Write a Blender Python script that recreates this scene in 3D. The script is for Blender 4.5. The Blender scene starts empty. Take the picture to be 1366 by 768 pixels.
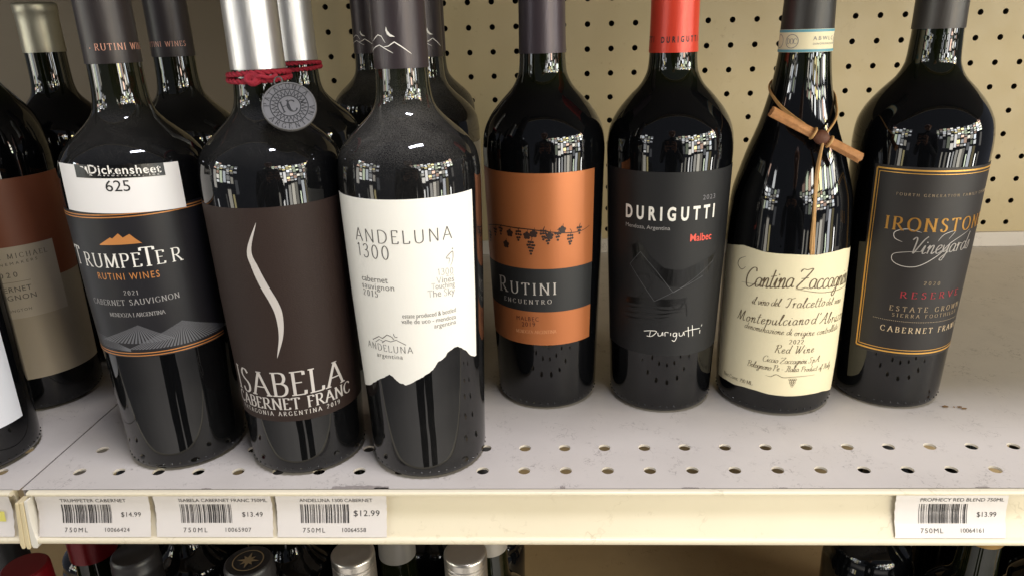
import bpy, bmesh, math, random
from mathutils import Vector, Matrix

TUBE = 138.0         # radiance of the ceiling light over the shelf
FLOORL = 4.0         # radiance of the added fill lamp over the shop floor
WIN = 14.0           # radiance of the window panes
AMB = 0.13
DECKCOL, RAILCOL, PEGCOL = '#bfb7af', '#dacfb6', '#b09f7c'
MEDAL_C = (-117.5, 3.5, 219.0); MEDAL_R = 13.9

# ------------------------------------------------------------------ camera
scene = bpy.context.scene
COL = scene.collection
MM = 0.001
CAM_F, CAM_YAW, CAM_PITCH, CAM_ROLL = 968.7124, -0.0491, 0.3412, -0.0308
CAM_LOC = Vector((14.6828, -380.2594, 253.4296)) * MM
ca, sa = math.cos(CAM_YAW), math.sin(CAM_YAW)
cb, sb = math.cos(CAM_PITCH), math.sin(CAM_PITCH)
fwd = Vector((sa*cb, ca*cb, -sb)); r0 = Vector((ca, -sa, 0)); u0 = r0.cross(fwd)
cr, sr = math.cos(CAM_ROLL), math.sin(CAM_ROLL)
right = r0*cr + u0*sr; up = -r0*sr + u0*cr
cam_d = bpy.data.cameras.new('camera'); cam = bpy.data.objects.new('camera', cam_d); COL.objects.link(cam)
M = Matrix((right, up, -fwd)).transposed().to_4x4(); M.translation = CAM_LOC
cam.matrix_world = M
cam_d.sensor_width = 36.0; cam_d.lens = CAM_F/1366*36.0
cam_d.clip_start = 0.01; cam_d.clip_end = 60
scene.camera = cam

# ------------------------------------------------------------------ world, lamps, exposure
w = bpy.data.worlds.new('World'); scene.world = w; w.use_nodes = True
bg = w.node_tree.nodes['Background']; bg.inputs[0].default_value = (0.72, 0.76, 0.9, 1); bg.inputs[1].default_value = AMB
scene.view_settings.view_transform = 'Standard'
scene.view_settings.look = 'None'
scene.view_settings.exposure = 0.2
scene.view_settings.gamma = 1.0

def area_lamp(name, loc, target, sx, sy, radiance, color, spread=180):
    L = bpy.data.lights.new(name, 'AREA'); L.shape = 'RECTANGLE'; L.size = sx; L.size_y = sy
    L.energy = radiance*math.pi*sx*sy; L.color = color; L.spread = math.radians(spread)
    o = bpy.data.objects.new(name, L); COL.objects.link(o); o.location = loc
    d = Vector(target) - Vector(loc)
    o.rotation_euler = d.to_track_quat('-Z', 'Y').to_euler()
    return o

# ceiling light close to the shelf; added fill lamp brightens the shop floor behind
area_lamp('overhead_light', (0.36, -0.47, 2.0), (0.33, -0.43, 0.0), 0.62, 0.13, TUBE, (0.88, 0.89, 1.0))
area_lamp('overhead_light', (0.0, -2.0, 2.0), (0.0, -1.9, -1.1), 2.4, 1.0, FLOORL, (1.0, 0.97, 0.95), 75)
# the bright shop front behind the photographer: daylight broken up by frames and stocked racks
rnd = random.Random(5)
WC = Vector((0.02, -0.05, 0.25))
def window_block(a0, a1, na, gain):
    for i in range(na):
        az = math.radians(a0 + (a1-a0)*(i+0.5)/na); dist = rnd.uniform(1.95, 2.25)
        cw = 2*dist*math.tan(math.radians(abs(a1-a0)/na/2)); colgain = rnd.choice((1.4, 0.4, 1.0, 0.7, 1.2))
        z = -0.75
        while z < 0.62:
            h = rnd.uniform(0.35, 0.6) if z < -0.25 else rnd.uniform(0.09, 0.15)
            g = gain*colgain*(0.55+1.5*max(0, (math.degrees(az)-15)/70)**1.3 if az > 0 else 1.0)*(rnd.choice((0.35, 0.7, 1.0, 1.2, 1.5, 2.2)) if z > -0.25 else rnd.choice((0.0, 0.1, 0.4, 0.9)))
            zc = z+h/2; z += h
            wdt = cw*(rnd.uniform(0.62, 0.92) if z > -0.25 else rnd.uniform(.2, .5))
            if rnd.random() < 0.06: continue
            loc = WC + Vector((math.sin(az)*dist+rnd.uniform(-.12, .12)*cw, -math.cos(az)*dist, zc))
            c = rnd.choice(((1, .93, .78), (1, .95, .84), (1, .97, .92), (.90, .95, 1), (1, .84, .40), (.88, .98, .70), (.97, .97, .95), (.95, .97, 1), (1, .66, .5)))
            area_lamp('window_pane', loc, WC, wdt, h*rnd.uniform(0.6, 0.85), g, c)
window_block(3, 86, 14, WIN)
window_block(-84, -40, 7, WIN*0.45)

# ------------------------------------------------------------------ helpers
def lin(h):
    h = h.lstrip('#'); out = []
    for i in (0, 2, 4):
        v = int(h[i:i+2], 16)/255
        out.append(v/12.92 if v <= 0.04045 else ((v+0.055)/1.055)**2.4)
    return (*out, 1)

def mat(name, col, rough=0.5, metal=0.0, coat=0.0, spec=0.5, var=0.0, vscale=40.0, bump=0.0, bscale=200.0, ior=1.5, coat_rough=0.05, stretch=None):
    m = bpy.data.materials.new(name); m.use_nodes = True
    nt = m.node_tree; p = nt.nodes['Principled BSDF']
    c = lin(col) if isinstance(col, str) else (*col, 1)
    p.inputs['Base Color'].default_value = c
    p.inputs['Roughness'].default_value = rough; p.inputs['Metallic'].default_value = metal
    p.inputs['Coat Weight'].default_value = coat; p.inputs['Coat Roughness'].default_value = coat_rough
    p.inputs['Specular IOR Level'].default_value = spec; p.inputs['IOR'].default_value = ior
    tc = nt.nodes.new('ShaderNodeTexCoord')
    src = tc.outputs['Object']
    if stretch:
        mp = nt.nodes.new('ShaderNodeMapping'); mp.inputs['Scale'].default_value = stretch
        nt.links.new(src, mp.inputs['Vector']); src = mp.outputs['Vector']
    if var:
        n = nt.nodes.new('ShaderNodeTexNoise'); n.inputs['Scale'].default_value = vscale; n.inputs['Detail'].default_value = 6
        nt.links.new(src, n.inputs['Vector'])
        mx = nt.nodes.new('ShaderNodeMix'); mx.data_type = 'RGBA'
        mx.inputs['A'].default_value = tuple(v*(1-var) for v in c[:3]) + (1,)
        mx.inputs['B'].default_value = tuple(min(1, v*(1+var)) for v in c[:3]) + (1,)
        nt.links.new(n.outputs['Fac'], mx.inputs['Factor']); nt.links.new(mx.outputs['Result'], p.inputs['Base Color'])
    if bump:
        n2 = nt.nodes.new('ShaderNodeTexNoise'); n2.inputs['Scale'].default_value = bscale; n2.inputs['Detail'].default_value = 4
        nt.links.new(src, n2.inputs['Vector'])
        b = nt.nodes.new('ShaderNodeBump'); b.inputs['Strength'].default_value = bump; b.inputs['Distance'].default_value = 0.0005
        nt.links.new(n2.outputs['Fac'], b.inputs['Height']); nt.links.new(b.outputs['Normal'], p.inputs['Normal'])
    return m

def glass_mat(name, dust=0.0, tint=(0.0022, 0.0024, 0.003)):
    """dark wine seen through dark glass: a black glossy surface, optional fine dust"""
    m = mat(name, tint, rough=0.035, spec=0.5, ior=1.52)
    nt = m.node_tree; p = nt.nodes['Principled BSDF']
    tc = nt.nodes['Texture Coordinate']
    # faint ripple of moulded glass
    n = nt.nodes.new('ShaderNodeTexNoise'); n.inputs['Scale'].default_value = 38; n.inputs['Detail'].default_value = 1
    nt.links.new(tc.outputs['Object'], n.inputs['Vector'])
    b = nt.nodes.new('ShaderNodeBump'); b.inputs['Strength'].default_value = 0.12; b.inputs['Distance'].default_value = 0.002
    nt.links.new(n.outputs['Fac'], b.inputs['Height']); nt.links.new(b.outputs['Normal'], p.inputs['Normal'])
    zx = nt.nodes.new('ShaderNodeSeparateXYZ'); nt.links.new(tc.outputs['Object'], zx.inputs[0])
    zr_ = nt.nodes.new('ShaderNodeMapRange'); zr_.inputs['From Min'].default_value = 0.214; zr_.inputs['From Max'].default_value = 0.226
    nt.links.new(zx.outputs['Z'], zr_.inputs['Value'])
    gm = nt.nodes.new('ShaderNodeMix'); gm.data_type = 'RGBA'; gm.inputs['A'].default_value = (*tint, 1); gm.inputs['B'].default_value = (0.0042, 0.0054, 0.0016, 1)
    nt.links.new(zr_.outputs['Result'], gm.inputs['Factor']); nt.links.new(gm.outputs['Result'], p.inputs['Base Color'])
    if dust:
        v = nt.nodes.new('ShaderNodeTexNoise'); v.inputs['Scale'].default_value = 2200; v.inputs['Detail'].default_value = 2
        nt.links.new(tc.outputs['Object'], v.inputs['Vector'])
        v2 = nt.nodes.new('ShaderNodeTexNoise'); v2.inputs['Scale'].default_value = 22; v2.inputs['Detail'].default_value = 5
        nt.links.new(tc.outputs['Object'], v2.inputs['Vector'])
        mu = nt.nodes.new('ShaderNodeMath'); mu.operation = 'MULTIPLY'
        nt.links.new(v.outputs['Fac'], mu.inputs[0]); nt.links.new(v2.outputs['Fac'], mu.inputs[1])
        geo = nt.nodes.new('ShaderNodeNewGeometry'); sx = nt.nodes.new('ShaderNodeSeparateXYZ')
        nt.links.new(geo.outputs['Normal'], sx.inputs[0])
        r = nt.nodes.new('ShaderNodeMapRange'); r.inputs['From Min'].default_value = 0.14; r.inputs['From Max'].default_value = 0.55
        nt.links.new(mu.outputs[0], r.inputs['Value'])
        up_ = nt.nodes.new('ShaderNodeMapRange'); up_.inputs['From Min'].default_value = -0.05; up_.inputs['From Max'].default_value = 0.6
        up_.inputs['To Min'].default_value = 0.12
        nt.links.new(sx.outputs['Z'], up_.inputs['Value'])
        m2 = nt.nodes.new('ShaderNodeMath'); m2.operation = 'MULTIPLY'
        nt.links.new(r.outputs['Result'], m2.inputs[0]); nt.links.new(up_.outputs['Result'], m2.inputs[1])
        m3 = nt.nodes.new('ShaderNodeMath'); m3.operation = 'MULTIPLY'; m3.inputs[1].default_value = dust
        nt.links.new(m2.outputs[0], m3.inputs[0])
        mx = nt.nodes.new('ShaderNodeMix'); mx.data_type = 'RGBA'
        nt.links.new(gm.outputs['Result'], mx.inputs['A']); mx.inputs['B'].default_value = (.35, .33, .3, 1)
        nt.links.new(m3.outputs[0], mx.inputs['Factor']); nt.links.new(mx.outputs['Result'], p.inputs['Base Color'])
    return m

class MB:
    def __init__(s): s.v = []; s.f = []; s.m = []
    def add(s, verts, faces, mi=0):
        o = len(s.v); s.v += [tuple(v) for v in verts]
        for f in faces: s.f.append(tuple(i+o for i in f)); s.m.append(mi)
    def box(s, x0, x1, y0, y1, z0, z1, mi=0):
        s.add([(x0,y0,z0),(x1,y0,z0),(x1,y1,z0),(x0,y1,z0),(x0,y0,z1),(x1,y0,z1),(x1,y1,z1),(x0,y1,z1)],
              [(0,3,2,1),(4,5,6,7),(0,1,5,4),(1,2,6,5),(2,3,7,6),(3,0,4,7)], mi)
    def lathe(s, prof, n=64, mi=0, cap0=True, cap1=True):
        o = len(s.v)
        for z, r in prof:
            for k in range(n):
                a = 2*math.pi*k/n; s.v.append((r*math.sin(a), -r*math.cos(a), z))
        for i in range(len(prof)-1):
            for k in range(n):
                a, b = o+i*n+k, o+i*n+(k+1) % n
                s.f.append((a, b, b+n, a+n)); s.m.append(mi)
        if cap0: s.f.append(tuple(o+k for k in reversed(range(n)))); s.m.append(mi)
        if cap1: s.f.append(tuple(o+(len(prof)-1)*n+k for k in range(n))); s.m.append(mi)
    def tube(s, pts, rad, n=10, mi=0, closed=False, caps=True):
        pts = [Vector(p) for p in pts]; N = len(pts); o = len(s.v)
        rads = rad if isinstance(rad, (list, tuple)) else [rad]*N
        ref = Vector((0.13, 0.31, 0.94)); prev = None
        for i, p in enumerate(pts):
            a = pts[(i-1) % N] if (closed or i > 0) else p; b = pts[(i+1) % N] if (closed or i < N-1) else p
            t = (b-a).normalized()
            x = prev - t*prev.dot(t) if prev is not None else ref - t*ref.dot(t)
            x.normalize(); y = t.cross(x); prev = x
            for k in range(n):
                an = 2*math.pi*k/n; s.v.append(tuple(p + (x*math.cos(an)+y*math.sin(an))*rads[i]))
        for i in range(N if closed else N-1):
            j = (i+1) % N
            for k in range(n):
                k2 = (k+1) % n
                s.f.append((o+i*n+k, o+i*n+k2, o+j*n+k2, o+j*n+k)); s.m.append(mi)
        if caps and not closed:
            s.f.append(tuple(o+k for k in reversed(range(n)))); s.m.append(mi)
            s.f.append(tuple(o+(N-1)*n+k for k in range(n))); s.m.append(mi)
    def build(s, name, mats, parent=None, smooth=True, loc=None, sharp=None):
        me = bpy.data.meshes.new(name)
        me.from_pydata([(x*MM, y*MM, z*MM) for x, y, z in s.v], [], s.f)
        if not isinstance(mats, (list, tuple)): mats = [mats]
        for m in mats: me.materials.append(m)
        for p, mi in zip(me.polygons, s.m): p.material_index = mi
        if smooth:
            me.shade_smooth()
            if sharp: me.set_sharp_from_angle(angle=math.radians(sharp))
        me.update()
        o = bpy.data.objects.new(name, me); COL.objects.link(o)
        if parent: o.parent = parent
        if loc: o.location = Vector(loc)*MM
        return o

def thing(name, label, cat, loc=(0, 0, 0), group=None):
    o = bpy.data.objects.new(name, None); COL.objects.link(o); o.empty_display_size = 0.02
    o.location = Vector(loc)*MM; tag(o, label, cat, group); return o
def tag(o, label=None, cat=None, group=None, kind=None):
    if label: o['label'] = label
    if cat: o['category'] = cat
    if group: o['group'] = group
    if kind: o['kind'] = kind
    return o
def copy_tree(o, parent=None, skip=()):
    c = o.copy(); COL.objects.link(c); c.parent = parent
    for ch in list(o.children):
        if ch.name.split('.')[0] not in skip: copy_tree(ch, c, skip)
    return c

def catmull(pts, n=6, closed=False):
    pts = [Vector(p) for p in pts]; N = len(pts); out = []
    for i in range(N if closed else N-1):
        p1, p2 = pts[i], pts[(i+1) % N]
        p0 = pts[(i-1) % N] if (closed or i > 0) else p1*2-p2
        p3 = pts[(i+2) % N] if (closed or i < N-2) else p2*2-p1
        for k in range(n):
            t = k/n
            out.append(0.5*((2*p1)+(p2-p0)*t+(2*p0-5*p1+4*p2-p3)*t*t+(3*p1-p0-3*p2+p3)*t**3))
    if not closed: out.append(pts[-1])
    return out
def interp(x, tab):
    if x <= tab[0][0]: return tab[0][1]
    for (a, b), (c, d) in zip(tab, tab[1:]):
        if x <= c: return b+(d-b)*(x-a)/(c-a) if c > a else d
    return tab[-1][1]

# ------------------------------------------------------------------ lettering: a small stroke alphabet + the built-in face
ROMAN = {
'A': (76, "l 2 0 38 100;l 38 100 74 0;l 16 36 60 36"),
'B': (62, "l 10 0 10 100;s 10 100 34 100 48 93 52 77 46 60 32 54 10 54;s 10 54 36 54 54 44 58 28 52 10 36 0 10 0"),
'C': (76, "s 70 80 60 94 42 101 22 92 8 72 5 48 10 24 26 5 46 -1 62 7 71 20"),
'D': (80, "l 10 0 10 100;s 10 100 36 100 58 90 72 70 74 50 70 28 56 9 36 0 10 0"),
'E': (56, "l 10 0 10 100;l 10 100 50 100;l 10 53 42 53;l 10 0 52 0;l 50 100 51 84;l 52 0 54 17"),
'F': (54, "l 10 0 10 100;l 10 100 50 100;l 10 52 42 52;l 50 100 51 84"),
'G': (80, "s 70 80 60 94 42 101 22 92 8 72 5 48 10 24 26 5 46 -1 60 4 70 10;l 70 6 70 42"),
'H': (82, "l 11 0 11 100;l 71 0 71 100;l 11 53 71 53"),
'I': (26, "l 13 0 13 100"),
'K': (70, "l 10 0 10 100;l 62 100 12 48;l 24 58 66 0"),
'L': (56, "l 10 0 10 100;l 10 0 52 0;l 52 0 54 18"),
'M': (96, "l 10 0 14 100;l 14 100 48 4;l 48 4 82 100;l 82 100 86 0"),
'N': (82, "l 11 0 11 100;l 11 100 71 0;l 71 0 71 100"),
'O': (84, "c 42 101 20 93 6 70 5 48 10 22 26 4 42 -1 60 5 75 24 79 50 75 76 62 94"),
'P': (60, "l 10 0 10 100;s 10 100 36 100 50 92 54 74 48 56 34 48 10 48"),
'R': (70, "l 10 0 10 100;s 10 100 36 100 50 92 54 74 48 57 34 49 10 49;l 30 48 66 0"),
'S': (54, "s 46 84 36 98 20 99 9 86 10 70 22 57 38 46 47 32 45 12 30 -1 14 2 6 18"),
'T': (68, "l 34 0 34 100;l 4 100 64 100;l 4 100 3 84;l 64 100 65 84"),
'U': (80, "l 11 100 11 34;s 11 34 16 10 34 -1 52 2 66 16 69 36;l 69 36 69 100"),
'V': (74, "l 2 100 37 0;l 37 0 72 100"),
'W': (106, "l 2 100 27 0;l 27 0 52 96;l 52 96 78 0;l 78 0 104 100"),
'X': (70, "l 4 100 64 0;l 64 100 4 0"),
'Y': (70, "l 2 100 35 48;l 68 100 35 48;l 35 48 35 0"),
'Z': (64, "l 6 100 58 100;l 58 100 5 0;l 5 0 60 0"),
'0': (58, "c 29 101 12 84 6 50 12 16 29 -1 46 16 52 50 46 84"),
'1': (34, "l 6 84 20 100;l 20 100 20 0"),
'2': (56, "s 6 78 14 95 28 100 44 92 48 74 38 52 20 26 4 2;l 4 0 52 0"),
'3': (52, "s 6 84 16 97 28 100 42 92 44 76 36 60 20 54;s 20 54 40 50 48 34 44 12 28 -1 12 2 4 16"),
'5': (54, "l 44 100 14 100;l 14 100 11 56;s 11 56 26 62 42 54 49 34 42 10 26 -1 10 2 4 14"),
'9': (56, "s 50 62 38 46 22 46 8 58 7 80 20 98 36 99 48 86 51 62 44 30 30 8 12 0"),
'7': (50, "l 4 100 48 100;l 48 100 18 0"),
'|': (22, "l 11 -10 11 100"), '.': (20, "l 8 0 12 3"), '-': (36, "l 6 42 30 42"), ' ': (36, ""),
}
SCRIPT = {
'a': (44, "s 34 42 22 50 8 40 4 20 12 2 24 4 34 20 36 46 34 18 38 3 48 6"),
'b': (36, "s 0 14 14 60 22 98 14 98 8 60 8 10 18 0 30 14 30 32 20 38 40 34"),
'c': (36, "s 32 42 24 50 10 42 4 22 10 4 22 1 38 12"),
'd': (46, "s 34 40 22 50 8 40 4 20 12 2 24 4 36 28 46 104 38 36 38 6 50 6"),
'e': (36, "s 2 14 18 24 30 38 24 49 12 44 5 22 12 2 24 1 40 14"),
'g': (42, "s 34 42 22 50 8 40 5 20 14 4 26 10 36 46 34 8 28 -32 16 -44 6 -34 18 -12 46 10"),
'i': (24, "s 0 14 10 50 8 12 14 0 28 8;l 14 66 16 71"),
'j': (24, "s 0 14 12 50 10 -20 0 -40;l 14 66 16 71"),
'l': (26, "s 0 14 18 64 24 98 16 100 9 54 10 8 18 0 30 10"),
'm': (60, "s 0 32 8 50 8 0;s 8 20 20 48 28 44 27 0;s 27 20 38 48 47 44 46 6 52 0 62 10"),
'n': (42, "s 0 32 8 50 8 0;s 8 20 20 48 30 44 29 6 35 0 46 10"),
'o': (38, "s 22 48 8 42 4 20 12 2 24 2 34 22 30 42 20 48 28 38 44 42"),
'p': (40, "s 0 32 10 50 4 -46;s 7 16 18 46 32 44 35 20 24 2 7 8"),
'r': (30, "s 0 32 8 50 8 0;s 8 22 16 46 30 44"),
's': (32, "s 0 8 18 50 24 20 16 0 2 6"),
't': (28, "s 16 92 9 20 14 0 30 8;l -2 58 30 62"),
'u': (44, "s 2 46 5 10 14 0 28 16 33 48 31 8 36 0 48 10"),
'v': (38, "s 0 40 8 46 14 0 30 30 28 48 42 44"),
'y': (40, "s 2 48 6 16 16 8 30 24 34 48 30 -10 18 -44 6 -32 44 8"),
'z': (36, "s 2 44 14 50 30 46 4 2 16 6 38 2"),
'f': (28, "s 0 10 22 80 20 100 12 80 8 -40 16 -10 12 10 30 16"),
'C': (66, "s 58 80 52 98 32 98 12 74 6 40 16 6 36 -4 58 10 74 28"),
'Z': (66, "s 2 82 12 96 34 94 62 100 40 58 6 4 30 -4 50 4 70 0;l 16 48 52 54"),
'T': (56, "s -2 82 14 98 40 92 64 102;s 36 94 28 30 18 0 4 10"),
'M': (84, "s -2 4 8 24 18 98 26 40 32 2 48 60 62 98 60 30 68 0 84 10"),
'A': (66, "s -4 2 20 34 50 102 50 50 54 0 68 8;l 12 38 58 42"),
'R': (58, "s 16 96 8 0;s -2 82 18 100 46 96 46 66 12 50 30 36 48 0 62 6"),
'W': (82, "s -4 90 10 92 14 0 38 60 42 92 44 4 66 50 80 102"),
'V': (56, "s -6 84 6 100 16 80 20 2 36 40 50 80 66 104"),
'D': (60, "s 12 90 6 4;s -8 84 20 98 50 82 54 40 30 4 -2 4"),
'I': (36, "s 2 88 22 98 42 94;s 26 96 18 10 8 0 -6 10"),
'P': (52, "s 14 96 8 0;s -4 80 18 100 46 92 44 62 12 50"),
'S': (46, "s 44 88 30 100 14 86 20 62 34 40 28 6 8 0 -4 14"),
'B': (56, "s 12 96 8 0;s -4 82 18 100 42 92 40 64 14 52 44 48 48 16 26 0 4 4"),
"'": (14, "l 10 104 6 84"), '.': (18, "l 6 0 9 4"), '-': (34, "l 4 30 26 32"), ' ': (30, ""),
}
def strokes(g):
    out = []
    for part in g.split(';'):
        tk = part.split()
        if not tk: continue
        n = [float(v)/100 for v in tk[1:]]; pts = [(n[i], n[i+1], 0) for i in range(0, len(n), 2)]
        if tk[0] == 'l': out.append(('l', [Vector(p) for p in pts]))
        elif tk[0] == 's': out.append(('s', catmull(pts, 5)))
        else:
            q = catmull(pts, 5, True); q.append(q[0]); out.append(('c', q))
    return out

def ribbon(pts, width, ang_thin=None, thin=None, taper=False):
    """quads along a 2-D line; width may depend on the pen direction"""
    q = [Vector((p[0], p[1], 0)) for p in pts]; N = len(q); L = []; R = []
    for i in range(N):
        a, b = q[max(0, i-1)], q[min(N-1, i+1)]
        t = (b-a)
        if t.length < 1e-9: t = Vector((1, 0, 0))
        t.normalize(); n = Vector((-t.y, t.x, 0))
        wd = width
        if thin is not None: wd = thin + (width-thin)*abs(t.y)**1.3
        if taper: wd *= 0.25+0.75*math.sin(math.pi*min(1, max(0, i/(N-1))))**0.6
        L.append(q[i]+n*wd/2); R.append(q[i]-n*wd/2)
    return L, R
def add_ribbon(polys, pts, width, thin=None, taper=False, maxlen=None):
    if maxlen:
        d = []
        for a, b in zip(pts, pts[1:]):
            k = max(1, int((Vector(b[:2]).to_3d()-Vector(a[:2]).to_3d()).length/maxlen)+1)
            for j in range(k): d.append(tuple(a[i]+(b[i]-a[i])*j/k for i in (0, 1)))
        d.append(tuple(pts[-1][:2])); pts = d
    L, R = ribbon(pts, width, thin=thin, taper=taper)
    for i in range(len(L)-1):
        polys.append([(R[i].x, R[i].y), (R[i+1].x, R[i+1].y), (L[i+1].x, L[i+1].y), (L[i].x, L[i].y)])

_bf = {}
def bfont(ch, off=0.0):
    """polygons and advance of one character of Blender's built-in face, cap height = 1"""
    key = (ch, off)
    if key in _bf: return _bf[key]
    def mesh(txt):
        cu = bpy.data.curves.new('glyph', 'FONT'); cu.body = txt; cu.resolution_u = 3; cu.offset = off
        ob = bpy.data.objects.new('glyph', cu); COL.objects.link(ob)
        dg = bpy.context.evaluated_depsgraph_get(); dg.update()
        e = ob.evaluated_get(dg); me = e.to_mesh()
        vs = [v.co.copy() for v in me.vertices]; fs = [tuple(p.vertices) for p in me.polygons]
        e.to_mesh_clear(); bpy.data.objects.remove(ob); bpy.data.curves.remove(cu)
        return vs, fs
    if 'H' not in _bf:
        v, f = mesh('H'); hh = max(p.y for p in v); v2, _ = mesh('HH')
        _bf['H'] = (hh, max(p.x for p in v2)-max(p.x for p in v), min(p.x for p in v))
    hh, hadv, hl = _bf['H']
    if ch == ' ': _bf[key] = ([], 0.38); return _bf[key]
    v, f = mesh(ch)
    v2, _ = mesh(ch+'H')
    adv = max(p.x for p in v2) - hadv + (hadv - (max(p.x for p in mesh('H')[0])))
    adv = max(p.x for p in v2) - max(p.x for p in mesh('H')[0])
    _bf[key] = ([[(v[i].x/hh, v[i].y/hh) for i in p] for p in f], adv/hh)
    return _bf[key]

def layout(text, style, h, width):
    """polygons (2-D, mm) of one line of text, cap height h, fitted to width, baseline at 0"""
    glyphs = []
    for ch in text:
        polys = []
        if style in ('serif', 'serifb', 'thin') and ch in ROMAN:
            adv, g = ROMAN[ch]; adv = adv/100*(1.0 if style != 'thin' else 0.98)
            th, tn = {'serif': (0.125, 0.05), 'serifb': (0.165, 0.065), 'thin': (0.082, 0.055)}[style]
            for kind, q in strokes(g):
                add_ribbon(polys, q, th, thin=tn, maxlen=0.3 if h > 5 else None)
                if kind == 'l' and style != 'thin' and h > 2.2:
                    a, b = q[0], q[-1]
                    if abs(b.y-a.y) > 0.45:
                        for e in (a, b):
                            if abs(e.y) < 0.02 or abs(e.y-1) < 0.02:
                                polys.append([(e.x-0.125, e.y-0.025), (e.x+0.125, e.y-0.025), (e.x+0.125, e.y+0.025), (e.x-0.125, e.y+0.025)])
            glyphs.append((polys, adv+(0.04 if style != 'thin' else 0.08)))
        elif style == 'script' and ch in SCRIPT:
            adv, g = SCRIPT[ch]; adv /= 100
            for kind, q in strokes(g):
                q = [(p.x+0.22*p.y, p.y) for p in q]
                add_ribbon(polys, q, 0.074, thin=0.032)
            glyphs.append((polys, adv))
        else:
            off = {'sansb': 0.012, 'tag': 0.0, 'cond': 0.035, 'serifl': -0.006}.get(style, 0.0)
            pl, adv = bfont(ch, off)
            if style == 'cond':
                pl = [[(x*0.62, y) for x, y in p] for p in pl]; adv *= 0.62
            glyphs.append((pl, adv+(0.22 if style == 'sansr' else 0)))
    W0 = sum(g[1] for g in glyphs)*h
    n = max(1, len(glyphs)-1)
    trk = max(-0.015*h, min(0.5*h, (width-W0)/n))
    W1 = W0 + trk*n; sx = width/W1 if W1 > 1e-6 else 1
    out = []; x = 0
    for pl, adv in glyphs:
        for p in pl: out.append([((x+a*h)*sx, b*h) for a, b in p])
        x += adv*h + trk
    return out

# colours of printing
INK = {}
def ink(name, col, rough=0.5, metal=0.0): INK[name] = mat('print_'+name, col, rough=rough, metal=metal)
ink('white', '#e6e2dc'); ink('black', '#17161a'); ink('orange', '#c9864a', 0.4, 0.3); ink('grey', '#9d9a99'); ink('pink', '#d59a86')
ink('silver', '#c9c2bd', 0.4, 0.25); ink('ink', '#4a4644'); ink('lgrey', '#8d8a88'); ink('maroon', '#4f2419'); ink('peach', '#d99a6c')
ink('dgrey', '#77747a'); ink('red', '#e2503f'); ink('sepia', '#5a4a33'); ink('tan', '#cfb897'); ink('gold', '#d7a24e', 0.35, 0.4); ink('crimson', '#c9434f')
ink('blackart', '#060607', 0.28); ink('greyline', '#525256'); ink('hill', '#626267'); ink('blue', '#5f98a8')

class Print:
    """printing laid on a surface of revolution: collects polygons in (angle, height)"""
    def __init__(s, prof, off, rref=39.0):
        s.prof = prof; s.off = off; s.rref = rref; s.v = []; s.f = []; s.m = []; s.mats = []
    def idx(s, col):
        m = INK[col]
        if m not in s.mats: s.mats.append(m)
        return s.mats.index(m)
    def text(s, t, style, pl, zl, pr, zr, h, col):
        wd = math.radians(pr-pl)*s.rref; mi = s.idx(col)
        for p in layout(t, style, h, wd):
            s.poly([(pl+math.degrees(x/s.rref), zl+(zr-zl)*(x/wd)+y) for x, y in p], mi)
    def poly(s, pts, mi):
        o = len(s.v); s.v += pts; s.f.append(tuple(range(o, o+len(pts)))); s.m.append(mi)
    def line(s, pts, width, col, smooth=True, taper=False, thin=None):
        k = math.radians(1)*s.rref
        q = [(a*k, z, 0) for a, z in pts]
        q = catmull(q, 8) if smooth else [Vector(p) for p in q]
        pl = []; add_ribbon(pl, q, width, taper=taper, thin=thin, maxlen=1.5)
        mi = s.idx(col)
        for p in pl: s.poly([(x/k, y) for x, y in p], mi)
    def disc(s, a, z, r, col, n=12, ry=None):
        k = math.radians(1)*s.rref; mi = s.idx(col)
        s.poly([(a+r*math.cos(2*math.pi*i/n)/k, z+(ry or r)*math.sin(2*math.pi*i/n)) for i in range(n)], mi)
    def ring(s, a, z, r, wd, col, n=24):
        k = math.radians(1)*s.rref
        s.line([(a+r*math.cos(2*math.pi*i/n)/k, z+r*math.sin(2*math.pi*i/n)) for i in range(n+1)], wd, col)
    def fill(s, poly, col):
        """fill a polygon lying between its lowest line and its outline (x-monotone), in strips"""
        s.poly(poly, s.idx(col))
    def build(s, name, parent):
        bm = bmesh.new(); vs = [bm.verts.new((a, z, 0)) for a, z in s.v]
        for f, mi in zip(s.f, s.m):
            try: fc = bm.faces.new([vs[i] for i in f]); fc.material_index = mi
            except ValueError: pass
        for _ in range(3):
            es = [e for e in bm.edges if abs(e.verts[0].co.x-e.verts[1].co.x) > 4.0]
            if not es: break
            bmesh.ops.subdivide_edges(bm, edges=es, cuts=1)
        bmesh.ops.triangulate(bm, faces=[f for f in bm.faces if len(f.verts) > 4])
        for v in bm.verts:
            a = math.radians(v.co.x); z = v.co.y; r = interp(z, s.prof)+s.off
            v.co = Vector((r*math.sin(a), -r*math.cos(a), z))*MM
        bm.normal_update()
        for f in bm.faces:
            c = f.calc_center_median()
            if f.normal.dot(Vector((c.x, c.y, 0))) < 0: f.normal_flip()
        me = bpy.data.meshes.new(name); bm.to_mesh(me); bm.free()
        for m in s.mats: me.materials.append(m)
        o = bpy.data.objects.new(name, me); COL.objects.link(o); o.parent = parent
        return o

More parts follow.
